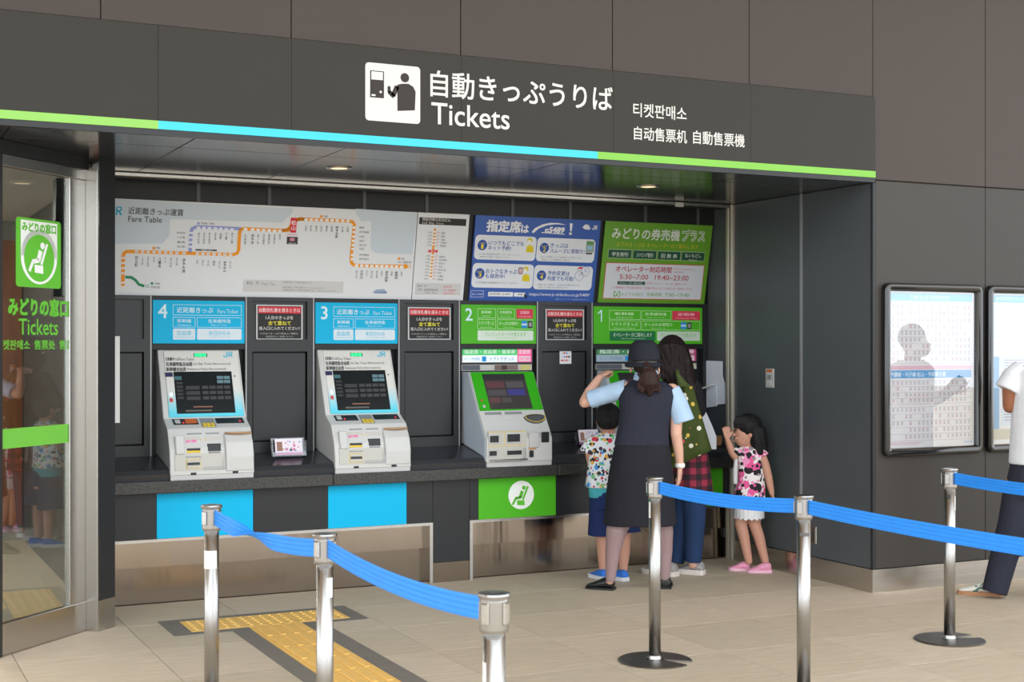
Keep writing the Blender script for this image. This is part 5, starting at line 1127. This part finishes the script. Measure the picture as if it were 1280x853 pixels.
# ---------------- uniformed clerk, seen from behind, reaching to the machine
f = Fig(8.95); J = f.J; rg = f.rg
M_NAVY = cloth('uniform_navy', (44, 46, 58)); M_SKIRT = cloth('skirt_black', (36, 36, 42)); M_SHIRT = cloth('shirt_pale_blue', (172, 198, 224)); M_TIGHT = mat('sheer_tights', (150, 126, 126), rough=0.5, spec=0.3); M_HAIRB = hairmat('hair_dark_brown', (52, 34, 30)); M_HAT = cloth('hat_felt', (40, 42, 50), bump=0.1); M_BLKL = mat('black_leather', (28, 28, 30), rough=0.35)
prims = [ell(J(806, 453), 0.074, 0.092, 0.110), ell(J(805, 462, 0.05), 0.055, 0.06, 0.075), tub([J(807, 466), J(808, 486)], [0.052, 0.06]),
         loft([rg(482, 809, 18, 0.06), rg(490, 809, 31, 0.085), rg(520, 806, 28, 0.09), rg(556, 803, 30, 0.095), rg(590, 802, 34, 0.11), rg(606, 802, 32, 0.10)]),
         tub([J(782, 487), J(758, 495, 0.06), J(731, 503, 0.10)], [0.050, 0.042, 0.037]), tub([J(731, 503, 0.10), J(738, 489, 0.14), J(749, 473, 0.18)], [0.038, 0.036, 0.026]),
         tub([J(840, 489), J(846, 515, -0.01), J(845, 542, -0.02)], [0.05, 0.043, 0.037]), tub([J(845, 542, -0.02), J(848, 562, 0.0), J(850, 584, 0.02)], [0.037, 0.033, 0.024]),
         tub([J(790, 604), J(780, 640), J(771, 662, -0.03), J(766, 690, -0.01), J(762.5, 726, 0.0)], [0.085, 0.062, 0.050, 0.040, 0.027]), tub([J(818, 604), J(826, 640), J(830, 664, 0.05), J(831, 690, 0.08), J(831, 722, 0.09)], [0.085, 0.062, 0.050, 0.040, 0.027]),
         ell(J(788.5, 461, 0.0), 0.010, 0.022, 0.030), ell(J(823, 463, 0.0), 0.010, 0.022, 0.030)]
prims += hand(J(749, 473, 0.18), (J(760, 461, 0.30) - J(749, 473, 0.18)), -FWD*0.6 - LAT*0.6 + AZ*0.5, AZ*0.6 + LAT*0.6, L=0.175, curl=1.3)
prims += hand(J(850, 584, 0.02), (J(849, 606, 0.03) - J(850, 584, 0.02)), LAT*0.9 - FWD*0.3, FWD, L=0.165, curl=0.55)
org = J(800, 739); org.z = 0
clerk = blob('person', prims, M_SKIN, voxel=0.0048, smooth=3, origin=org, label='person in dark uniform vest, skirt and round hat, seen from behind, left arm raised', cat='person')
blob('vest', [loft([rg(474, 807, 15, 0.05), rg(479, 808, 25, 0.075), rg(484, 809, 34, 0.10), rg(496, 809, 36, 0.118), rg(512, 807, 33, 0.118), rg(530, 805, 32, 0.112), rg(545, 803, 33, 0.116), rg(557, 802, 35, 0.122)]), tub([J(777, 496), J(777, 486)], [0.03, 0.035])], M_NAVY, 0.007, 5, clerk)
blob('skirt', [loft([rg(551, 803, 33, 0.11), rg(568, 802, 36.5, 0.132), rg(590, 801, 40, 0.145), rg(620, 800, 43, 0.15), rg(645, 800, 45, 0.155), rg(656, 800, 46, 0.158)], n=28)], M_SKIRT, 0.008, 3, clerk)
blob('shirt_sleeve', [tub([J(784, 486, 0.0), J(765, 491, 0.04), J(737, 500, 0.085)], [0.062, 0.060, 0.058], 18, False)], M_SHIRT, 0.006, 3, clerk); blob('shirt_sleeve', [tub([J(838, 487, 0.0), J(846, 503, 0.0), J(854, 528, -0.01)], [0.060, 0.066, 0.076], 18, False)], M_SHIRT, 0.006, 3, clerk)
blob('collar', [loft([rg(463, 808, 13.5, 0.068), rg(470, 808, 15.5, 0.078), rg(476, 808, 17, 0.07)])], M_SHIRT, 0.005, 2, clerk)
blob('tights', [tub([J(790, 630), J(779, 648), J(770, 664, -0.03), J(766, 690, -0.01), J(763, 724, 0.0)], [0.078, 0.070, 0.066, 0.050, 0.032]), tub([J(818, 630), J(826, 648, 0.03), J(829, 666, 0.05), J(831, 690, 0.08), J(831, 722, 0.09)], [0.078, 0.070, 0.066, 0.050, 0.032])], M_TIGHT, 0.006, 3, clerk)
hc = J(805, 449); tl = LAT
blob('hair', [ell(J(806, 452, -0.01), 0.082, 0.098, 0.105), tub([J(808, 458, -0.10), J(810, 468, -0.125), J(812, 480, -0.13), J(812, 491, -0.12)], [0.035, 0.058, 0.060, 0.025])] + strands(f, [J(800+3*k, 468, -0.15 + 0.004*k) for k in range(9)], [J(797 + 3.4*k, 489 + (k % 3)*2, -0.14) for k in range(9)], 0.010), M_HAIRB, 0.006, 3, clerk)
bandc = mat('hair_tie', (30, 30, 34), rough=.6); V, F = lathe_data(J(808, 460, -0.115), [(0.036, -0.008), (0.040, 0.0), (0.036, 0.008)], 16); mesh_obj('hair_tie', V, F, bandc, clerk, smooth=True)
ht = blob('hat', [loft([rg(457, 805, 20.2, 0.112), rg(448, 805, 20.0, 0.112), rg(438, 805, 18.8, 0.108), rg(430, 805, 16.0, 0.092), rg(425.5, 805, 11, 0.062)], n=28), loft([rg(459.5, 804, 21.5, 0.122), rg(457.0, 804, 23.5, 0.134), rg(454.5, 804, 23.0, 0.130)], n=28)], M_HAT, 0.006, 2, clerk)
V, F = loft([rg(456, 805, 20.6, 0.115), rg(450, 805, 20.6, 0.116)], n=28); mesh_obj('hat_band', V, F, M_BLKL, ht, smooth=True)
V, F = lathe_data(J(850, 582, 0.015), [(0.029, -0.014), (0.032, -0.01), (0.032, 0.01), (0.029, 0.014)], 20); wt = mesh_obj('wristwatch', V, F, mat('watch_white', (232, 232, 230), rough=0.4), clerk, smooth=True); wt['label'] = 'white wristwatch'
hl = on_floor(768, 738); tl_ = on_floor(742, 736); shoe('shoe', hl, tl_ + (tl_-hl).normalized()*0.05, 0.092, 0.088, M_BLKL, M_BLKL, clerk, 0.014)
hl = on_floor(831.5, 737); shoe('shoe', hl, hl + FWD*0.22 + LAT*0.03, 0.09, 0.088, M_BLKL, M_BLKL, clerk, 0.014)

# ---------------- boy in a printed shirt
f = Fig(9.40); J = f.J; rg = f.rg
M_PRINT = pattern_mat('printed_white_cotton', (226, 230, 236), [(46, 44, 52), (70, 150, 214), (206, 60, 74), (226, 230, 236), (60, 58, 66), (226, 174, 70), (226, 230, 236), (112, 190, 128)], 26, 0.46, extra=(40, 0.38)); M_NAVYS = cloth('navy_shorts', (34, 48, 92)); M_BLKH = hairmat('hair_black', (24, 23, 25)); M_BLUES = mat('shoe_blue', (42, 112, 206), rough=0.6, var=0.1, vscale=40); M_WHS = mat('shoe_white', (220, 222, 226), rough=0.6)
prims = [ell(J(760, 524), 0.074, 0.088, 0.100), tub([J(760, 536), J(760, 546)], [0.045, 0.05]), loft([rg(543, 759, 13, 0.05), rg(550, 759, 20, 0.075), rg(580, 758, 18, 0.08), rg(620, 760, 19, 0.085), rg(640, 762, 19, 0.085)]),
         tub([J(741, 551), J(737, 566, -0.01), J(740, 584, 0.03)], [0.036, 0.032, 0.028]), tub([J(740, 584, 0.03), J(746, 600, 0.10)], [0.028, 0.022]), tub([J(776, 551), J(779, 568), J(777, 586, 0.04)], [0.036, 0.032, 0.028]), tub([J(777, 586, 0.04), J(772, 600, 0.12)], [0.028, 0.022]),
         tub([J(752, 640), J(753, 668), J(754, 690), J(754, 713, 0.0)], [0.065, 0.047, 0.042, 0.028]), tub([J(774, 640), J(780, 668), J(780, 690), J(779, 713)], [0.065, 0.047, 0.042, 0.028]), ell(J(746, 526), 0.008, 0.018, 0.024), ell(J(774.5, 526), 0.008, 0.018, 0.024)]
prims += hand(J(746, 600, 0.10), J(750, 610, 0.16) - J(746, 600, 0.10), -LAT, AZ, L=0.125, curl=0.7) + hand(J(772, 600, 0.12), J(768, 610, 0.18) - J(772, 600, 0.12), LAT, AZ, L=0.125, curl=0.7)
org = J(764, 724.5); org.z = 0
boy = blob('person', prims, M_SKINK, 0.0048, 3, origin=org, label='small person in colourful printed shirt, navy shorts and blue shoes at the counter', cat='person')
blob('hair', [ell(J(760, 518, -0.005), 0.086, 0.099, 0.080), ell(J(760, 526, -0.03), 0.080, 0.072, 0.068)] + strands(f, [J(746+2*k, 512, -0.085) for k in range(14)], [J(746+2*k, 534 - abs(k-7)*0.6, -0.08) for k in range(14)], 0.008, wob=0.004), M_BLKH, 0.006, 3, boy)
blob('shirt', [loft([rg(541, 760, 13, 0.055), rg(546, 759, 19, 0.080), rg(554, 759, 23, 0.10), rg(575, 757, 21.5, 0.105), rg(596, 755, 22, 0.11), rg(609, 755, 24, 0.118)], n=24), tub([J(744, 550), J(738, 559, -0.005), J(734.5, 567, -0.005)], [0.05, 0.056, 0.060], 16, False), tub([J(775, 550), J(780, 560), J(783, 569)], [0.05, 0.054, 0.060], 16, False)], M_PRINT, 0.006, 3, boy)
blob('undershirt', [loft([rg(606, 756, 21, 0.105), rg(622, 757, 20.5, 0.105)], n=24)], cloth('teal_cotton', (76, 172, 184)), 0.006, 2, boy)
blob('shorts', [loft([rg(612, 759, 21, 0.105), rg(635, 761, 25, 0.12)], n=24), loft([rg(625, 750, 13, 0.09), rg(669, 750, 15.5, 0.105)]), loft([rg(625, 775, 14, 0.09), rg(655, 780, 17, 0.10), rg(664, 783, 18.5, 0.105)])], M_NAVYS, 0.007, 3, boy)
a = on_floor(757, 726); shoe('shoe', a, a + (FWD*0.9 - LAT*0.45).normalized()*0.20, 0.078, 0.075, M_BLUES, M_WHS, boy, 0.026); a = on_floor(783, 727); shoe('shoe', a, a + (FWD*0.8 - LAT*0.6).normalized()*0.20, 0.078, 0.075, M_BLUES, M_WHS, boy, 0.026)

# ---------------- woman with long dark hair and a green shoulder bag
f = Fig(9.58); J = f.J; rg = f.rg; lt, fw = rot_lat(R(50))
M_BLKT = cloth('black_top', (30, 29, 33)); M_JEAN = cloth('denim_dark', (38, 58, 92)); M_PLAID = plaid_mat('plaid_red_black', (150, 42, 66), (84, 26, 42), (34, 24, 30), 3.8); M_HAIRD = hairmat('hair_near_black', (30, 20, 18))
prims = [ell(J(838, 440), 0.076, 0.092, 0.112, lt, fw), tub([J(840, 456), J(846, 474)], [0.05, 0.055]), loft([rg(470, 850, 12, 0.06), rg(482, 852, 25, 0.10), rg(520, 852, 23, 0.10), rg(560, 856, 22, 0.10), rg(600, 860, 25, 0.11), rg(612, 860, 24, 0.10)], lt, fw),
         tub([J(866, 484, -0.03), J(872, 512, -0.02), J(866, 540, 0.02)], [0.046, 0.042, 0.036]), tub([J(866, 540, 0.02), J(850, 535, 0.15), J(842, 524, 0.25)], [0.036, 0.032, 0.024]), tub([J(838, 482, 0.10), J(830, 510, 0.16), J(826, 520, 0.28)], [0.046, 0.04, 0.03]),
         tub([J(858, 606, 0.05), J(852, 650, 0.08), J(847, 690, 0.1), J(843, 705, 0.1)], [0.09, 0.06, 0.045, 0.03]), tub([J(866, 606), J(868, 650), J(868, 690), J(866, 706)], [0.09, 0.06, 0.045, 0.03]),
         ell(J(830, 444, 0.06), 0.012, 0.02, 0.018), ell(J(822.5, 442, 0.02), 0.014, 0.012, 0.012)]
prims += hand(J(842, 524, 0.25), J(832, 515, 0.36) - J(842, 524, 0.25), AZ, -LAT, L=0.16, curl=0.6) + hand(J(826, 520, 0.28), J(822, 512, 0.40) - J(826, 520, 0.28), AZ, LAT, L=0.16, curl=0.6)
org = J(860, 718.5); org.z = 0
wom = blob('person', prims, M_SKIN, 0.005, 3, origin=org, label='person with long dark wavy hair, black top and jeans, standing at machine 1', cat='person')
rn = random.Random(11); roots = []; tips = []
for k in range(46):
    t = k/45; roots.append(J(823 + 34*t, 430 + 7*abs(t-0.45), -0.08 - 0.03*math.sin(math.pi*t))); tips.append(J(824 + 46*t + rn.uniform(-2, 2), 470 + 26*min(1, t*1.5) + rn.uniform(-5, 7), -0.09 - 0.05*math.sin(math.pi*t)))
blob('hair', [ell(J(840, 440, -0.01), 0.100, 0.108, 0.120, lt, fw), loft([rg(432, 841, 18, 0.09), rg(446, 843, 21, 0.105), rg(462, 846, 22, 0.10, -0.02), rg(480, 850, 20, 0.075, -0.05), rg(496, 854, 15, 0.055, -0.07), rg(505, 856, 8, 0.03, -0.08)])] + strands(f, roots, tips, 0.011, 7, 0.010, 4), M_HAIRD, 0.006, 2, wom)
blob('top', [loft([rg(468, 849, 12, 0.065), rg(474, 850, 20, 0.09), rg(482, 852, 27, 0.115), rg(510, 853, 26, 0.118), rg(545, 855, 24, 0.112), rg(572, 858, 25, 0.115)], lt, fw), tub([J(866, 484, -0.03), J(873, 512, -0.02), J(868, 540, 0.01), J(852, 536, 0.13)], [0.062, 0.060, 0.055, 0.048]), tub([J(838, 482, 0.10), J(830, 508, 0.16), J(827, 518, 0.24)], [0.06, 0.056, 0.046])], M_BLKT, 0.007, 4, wom)
blob('plaid_shirt', [loft([rg(552, 858, 25, 0.118), rg(572, 861, 26, 0.126), rg(600, 863, 27, 0.14), rg(617, 864, 27, 0.145)], lt, fw, n=26)], M_PLAID, 0.007, 3, wom)
blob('jeans', [loft([rg(596, 860, 24, 0.115), rg(620, 860, 22, 0.11)], lt, fw), tub([J(866, 615), J(868, 650), J(867, 690), J(866, 703)], [0.098, 0.078, 0.062, 0.058], 16, False), tub([J(857, 615, 0.05), J(852, 650, 0.08), J(847, 690, 0.1), J(844, 703, 0.1)], [0.10, 0.082, 0.066, 0.062], 16, False)], M_JEAN, 0.007, 4, wom)
M_SNK = mat('sneaker_grey', (150, 146, 144), rough=0.7, var=0.25, vscale=26); M_SNS = mat('sneaker_sole', (214, 204, 196), rough=0.7)
a = on_floor(880, 719); b = on_floor(842, 716); s1_ = shoe('shoe', a, b, 0.095, 0.095, M_SNK, M_SNS, wom, 0.034); a = on_floor(846, 721); b = on_floor(803, 716); shoe('shoe', a, b, 0.095, 0.095, M_SNK, M_SNS, wom, 0.034)
# shoulder bag
M_BAG = pattern_mat('bag_print', (64, 76, 34), [(226, 222, 206), (64, 76, 34), (214, 180, 84), (64, 76, 34), (196, 84, 84), (70, 82, 40), (226, 222, 206), (64, 76, 34)], 22, 0.34)
bc = [(848, 484), (867, 484), (889, 556), (864, 580), (836, 578)]
def bagshape(off, grow):
    n = 10; V = []
    for j in range(n+1):
        t = j/n
        L0 = Vector((848 - 13*t, 484 + 104*t)); R0 = Vector((866 + 24*t, 483 + 80*t)); 
        for i in range(n+1):
            s_ = i/n; p = L0.lerp(R0, s_); d = -0.20 - 0.02*t - off*0.055*math.sin(math.pi*s_)**0.6*math.sin(math.pi*min(1, 0.12 + t*0.80))**0.6
            p = f.J(p.x, p.y - (6*math.sin(math.pi*s_)*0), d + 0.012*math.sin(9*s_ + 4*t)); V.append(p)
    return V, n
V1, n = bagshape(1, 0); V2, n = bagshape(-1, 0); m_ = n+1; F = []
for j in range(n):
    for i in range(n): a = j*m_+i; F.append((a, a+1, a+m_+1, a+m_)); b = len(V1)+a; F.append((b, b+m_, b+m_+1, b+1))
K = len(V1)
for i in range(n):
    F.append((i, K+i, K+i+1, i+1)); a = n*m_+i; F.append((a, a+1, K+a+1, K+a)); a = i*m_; F.append((a, a+m_, K+a+m_, K+a)); a = i*m_+n; F.append((a, K+a, K+a+m_, a+m_))
bag = empty('shoulder_bag', f.J(862, 580, -0.2), label='green printed tote bag hanging from the shoulder of the person in black', cat='bag')
bd_ = mesh_obj('bag_body', V1 + V2, F, M_BAG, bag, smooth=True)
rows = [(849.5, 457, 2.5, -0.05), (845.8, 461, 3.0, -0.12), (847, 468, 5.5, -0.17), (851, 476, 10, -0.19), (857, 485.5, 18.5, -0.205)]; V = []; F = []
for x, y, wp, dd in rows:
    for k in range(5): s_ = k/4 - 0.5; V.append(f.J(x + wp*s_, y, dd - 0.012*math.cos(math.pi*s_)))
    for k in range(4, -1, -1): s_ = k/4 - 0.5; V.append(f.J(x + wp*s_, y, dd + 0.012))
for r_ in range(len(rows)-1):
    for k in range(10): F.append((10*r_+k, 10*r_+(k+1) % 10, 10*r_+10+(k+1) % 10, 10*r_+10+k))
F += [tuple(range(10)), tuple(10*(len(rows)-1)+k for k in range(10))[::-1]]; mesh_obj('strap', V, F, mat('bag_strap_green', (74, 86, 40), rough=0.75), bag, smooth=True)
# folder under the arm, paper bag on the ledge
P_ = [f.J(*p) for p in ((877, 503, -0.05), (890, 532, -0.03), (895.5, 546, -0.02), (895.5, 562, -0.02), (884, 562, -0.05), (874, 540, -0.08))]; n = len(P_); V = P_ + [p + FWD*0.008 for p in P_]
mesh_obj('document_folder', V, [tuple(range(n)), tuple(range(n, 2*n))[::-1]] + [(i, n+i, n+(i+1) % n, (i+1) % n) for i in range(n)], mat('folder_grey', (178, 182, 188), rough=0.4), None, label='pale grey document folder held under the arm beside the green bag', cat='folder')
a = on_y(881, 573, 8.60); b = on_y(899, 556, 8.60)
bm = bmesh.new(); abox(bm, a.x, b.x, 8.56, 8.64, 0.842, 0.842 + 0.075, 0.012, 2)
for v in bm.verts:
    if v.co.z > 0.89: v.co.x += 0.012*math.sin(v.co.y*160); v.co.y += 0.01*math.sin(v.co.x*130)
pb = from_bm('paper_bag', bm, mat('kraft_brown', (150, 104, 68), rough=0.8, var=0.15, vscale=20), None, label='small crumpled brown paper bag on the ledge by the side wall', cat='paper bag')

# ---------------- girl leaning at the side wall
f = Fig(9.72); J = f.J; rg = f.rg; lt, fw = rot_lat(R(118))      # she looks to the left of the picture
M_DRESS = pattern_mat('printed_dress', (232, 226, 224), [(226, 92, 150), (40, 38, 42), (232, 226, 224), (150, 142, 140), (226, 92, 150), (46, 42, 46), (232, 226, 224), (236, 150, 190)], 19, 0.62, extra=(34, 0.42)); M_PINK = mat('shoe_pink', (226, 150, 178), rough=0.6, var=0.2, vscale=50)
prims = [ell(J(932, 541), 0.070, 0.086, 0.104, lt, fw), ell(J(928, 548, -0.01), 0.052, 0.056, 0.060, lt, fw), tub([J(935, 552), J(936, 564)], [0.038, 0.042]),
         ell(J(916.8, 544, -0.03), 0.010, 0.014, 0.012), ell(J(919, 551, -0.025), 0.016, 0.010, 0.006), ell(J(920, 548.5, -0.055), 0.01, 0.01, 0.008), ell(J(938, 543, -0.07), 0.016, 0.010, 0.026), ell(J(919.5, 538.5, -0.045), 0.010, 0.014, 0.009), ell(J(917, 538.5, 0.0), 0.010, 0.014, 0.009),
         loft([rg(561, 936, 12, 0.05), rg(567, 936, 17, 0.075), rg(590, 937, 15, 0.075), rg(620, 937, 17, 0.085), rg(640, 936, 17, 0.085)]),
         tub([J(923, 568, -0.03), J(918, 571, -0.03), J(915, 566, -0.03)], [0.036, 0.031, 0.027]), tub([J(915, 566, -0.03), J(911.5, 556, -0.05), J(909, 549, -0.06)], [0.027, 0.024, 0.018]),
         tub([J(950, 566, -0.04), J(957, 582, -0.05), J(961, 597, -0.05)], [0.036, 0.030, 0.027]), tub([J(961, 597, -0.05), J(963, 608, -0.05), J(965, 617, -0.05)], [0.027, 0.024, 0.018]),
         tub([J(928, 636), J(926, 655), J(930, 672), J(936, 702)], [0.058, 0.043, 0.039, 0.026]), tub([J(944, 636), J(943, 655), J(949, 672), J(957, 704)], [0.058, 0.043, 0.039, 0.026])]
prims += hand(J(909, 549, -0.06), J(908, 538, -0.06) - J(909, 549, -0.06), -FWD, LAT, L=0.12, curl=1.1) + hand(J(965, 617, -0.05), J(967, 628, -0.05) - J(965, 617, -0.05), LAT, -LAT - FWD, L=0.12, curl=0.4)
org = J(938, 714.5); org.z = 0
girl = blob('person', prims, M_SKINK, 0.0045, 3, origin=org, label='small person in pink, black and white printed dress and pink shoes by the side wall', cat='person')
rn = random.Random(3)
roots = [J(930 + 22*k/23, 525 + 0.3*k, -0.02 - 0.06*math.sin(math.pi*k/23)) for k in range(24)]; tips = [J(943 + 16*k/23 + rn.uniform(-1.5, 1.5), 566 + rn.uniform(-4, 7), -0.03 - 0.05*math.sin(math.pi*k/23)) for k in range(24)]
blob('hair', [ell(J(936, 533, 0.0), 0.092, 0.100, 0.092, lt, fw), ell(J(944, 544, 0.0), 0.062, 0.085, 0.100), loft([rg(534, 946, 11, 0.085), rg(552, 950, 10, 0.075), rg(570, 953, 7, 0.05), rg(577, 954, 3, 0.02)])] + strands(f, roots, tips, 0.008, 6, 0.006, 5) + [tub([J(921 + 2.2*k, 522, -0.07), J(918.5 + 2.2*k, 529, -0.085), J(918 + 2.2*k, 535, -0.082)], [0.012, 0.011, 0.006], 6) for k in range(7)], M_BLKH, 0.0055, 2, girl)
for x, d in ((919.6, -0.058),): mesh_obj('eye', *ell(J(x, 538.5, d), 0.008, 0.006, 0.006), mat('eye_dark', (40, 30, 28), rough=0.3), girl, smooth=True)
blob('dress', [loft([rg(558, 936, 11, 0.055), rg(562, 936, 16, 0.072), rg(569, 936.5, 18.5, 0.088), rg(590, 937.5, 17.5, 0.09), rg(610, 937.5, 19, 0.098), rg(632, 936.5, 20, 0.105)], n=24), tub([J(924, 565, -0.02), J(919, 569, -0.03)], [0.042, 0.045], 14, False), tub([J(949, 564, -0.03), J(954, 572, -0.045)], [0.042, 0.047], 14, False)], M_DRESS, 0.006, 3, girl)
n = 60; V = []; F = []
for k in range(n):
    th = 2*math.pi*k/n; w_ = 1 + 0.05*math.sin(k*2.2)
    for y, g in ((630, 0.96), (648 + 1.2*math.sin(k*1.7), 1.0)): c = J(936, y); V.append(c + LAT*(18.6*f.s*g*w_*math.cos(th)) + FWD*(0.100*g*w_*math.sin(th)))
F = [(2*k, 2*((k+1) % n), 2*((k+1) % n)+1, 2*k+1) for k in range(n)]; mesh_obj('lace_hem', V, F, cloth('white_lace', (222, 222, 222)), girl, smooth=True)
blob('pouch', [tub([J(920, 576, -0.11), J(919, 590, -0.11), J(919, 603, -0.11)], [0.014, 0.018, 0.016])], cloth('pouch_white', (206, 204, 204)), 0.005, 2, girl)
a = on_floor(938, 714); b = on_floor(911, 713); shoe('shoe', a, b, 0.075, 0.072, M_PINK, mat('sole_pink', (230, 180, 200), rough=.6), girl, 0.020); a = on_floor(964, 716); b = on_floor(934, 716); shoe('shoe', a, b, 0.075, 0.072, M_PINK, mat('sole_pink'), girl, 0.020)

# ---------------- man at the right picture edge
f = Fig(8.70); J = f.J; rg = f.rg; lt, fw = rot_lat(R(25))
M_TEE = cloth('white_tee', (220, 222, 226)); M_TRS = cloth('dark_trousers', (44, 46, 58))
prims = [ell(J(1314, 425), 0.078, 0.096, 0.118, lt, fw), ell(J(1312, 436, 0.06), 0.056, 0.055, 0.06, lt, fw), tub([J(1311, 444), J(1308, 460)], [0.058, 0.062]), ell(J(1310, 431, 0.10), 0.012, 0.02, 0.016), ell(J(1298, 430), 0.01, 0.02, 0.03), ell(J(1330, 430), 0.01, 0.02, 0.03),
         loft([rg(456, 1305, 16, 0.065), rg(464, 1304, 32, 0.10), rg(500, 1301, 30, 0.11), rg(560, 1296, 28, 0.11), rg(600, 1291, 30, 0.115), rg(615, 1290, 30, 0.11)], lt, fw),
         tub([J(1276, 468), J(1262, 488, 0.0), J(1262.5, 508, 0.02)], [0.056, 0.048, 0.045]), tub([J(1262.5, 508, 0.02), J(1276, 505, 0.14), J(1290, 496, 0.24)], [0.043, 0.038, 0.028]), tub([J(1334, 468), J(1338, 492), J(1322, 515, 0.04)], [0.056, 0.05, 0.043]), tub([J(1322, 515, 0.04), J(1312, 506, 0.16), J(1303, 494, 0.26)], [0.043, 0.038, 0.028]),
         tub([J(1276, 606), J(1262, 660, -0.02), J(1248, 705, 0.0), J(1244, 735, 0.0)], [0.095, 0.062, 0.05, 0.036]), tub([J(1300, 606), J(1312, 660, -0.05), J(1326, 705, -0.1), J(1333, 738, -0.1)], [0.095, 0.062, 0.05, 0.036])]
prims += hand(J(1290, 496, 0.24), J(1291, 484, 0.30) - J(1290, 496, 0.24), -LAT, FWD, L=0.18, curl=0.9) + hand(J(1303, 494, 0.26), J(1299, 484, 0.31) - J(1303, 494, 0.26), LAT, FWD, L=0.18, curl=0.9)
org = J(1285, 746); org.z = 0
man = blob('person', prims, M_SKINB, 0.0055, 3, origin=org, label='person in white T-shirt and dark trousers at the notice board, cut by the picture edge', cat='person')
blob('hair', [ell(J(1314, 420, -0.012), 0.090, 0.104, 0.098, lt, fw)], M_BLKH, 0.007, 2, man)
blob('tee_shirt', [loft([rg(452, 1306, 16, 0.075), rg(457, 1305, 27, 0.10), rg(465, 1303, 36, 0.125), rg(500, 1300, 35, 0.14), rg(540, 1297, 34, 0.14), rg(580, 1296, 35, 0.145)], lt, fw, n=24), tub([J(1279, 462), J(1267, 473), J(1259, 488, 0.0)], [0.072, 0.076, 0.080], 16, False), tub([J(1330, 466), J(1337, 480), J(1340, 494)], [0.075, 0.08, 0.086], 16, False)], M_TEE, 0.007, 4, man)
blob('trousers', [loft([rg(572, 1296, 32, 0.125), rg(600, 1292, 34, 0.135), rg(622, 1290, 33, 0.13)], lt, fw), tub([J(1278, 612), J(1267, 655, -0.02), J(1254, 700, 0.0), J(1243, 741, 0.0)], [0.115, 0.095, 0.084, 0.078], 18, False), tub([J(1302, 612), J(1312, 655, -0.05), J(1326, 700, -0.1), J(1332, 733, -0.1)], [0.115, 0.098, 0.088, 0.084], 18, False)], M_TRS, 0.007, 5, man)
M_SHW = mat('shoe_cream', (222, 220, 208), rough=0.55); M_GUM = mat('gum_sole', (172, 124, 88), rough=0.6)
a = on_floor(1252, 745.5); b = on_floor(1197, 742); sh = shoe('shoe', a, b, 0.105, 0.105, M_SHW, M_GUM, man, 0.024)
d = (Vector((b.x, b.y, 0)) - Vector((a.x, a.y, 0))); Ls = d.length; d.normalize(); sd = AZ.cross(d)
if sd.dot(EYE - a) < 0: sd = -sd
def sp(t, z, o): return Vector((a.x, a.y, 0)) + d*(t*Ls) + sd*o + AZ*z
for pts in ([(0.30, 0.082, 0.030), (0.45, 0.052, 0.041), (0.62, 0.028, 0.046)], [(0.42, 0.075, 0.030), (0.50, 0.050, 0.041), (0.56, 0.028, 0.045)], [(0.05, 0.048, 0.038), (0.25, 0.058, 0.041), (0.50, 0.048, 0.042), (0.64, 0.036, 0.043)], [(0.12, 0.040, 0.042), (0.35, 0.040, 0.044), (0.58, 0.058, 0.036)]):
    mesh_obj('shoe_stripe', *tub([sp(*p) for p in pts], 0.0048, 8), mat('stripe_green', (44, 104, 92), rough=0.5), sh, smooth=True)
a = on_floor(1341, 749); shoe('shoe', a, a + (FWD*0.5 - LAT).normalized()*0.27, 0.095, 0.085, M_SHW, M_GUM, man, 0.024)
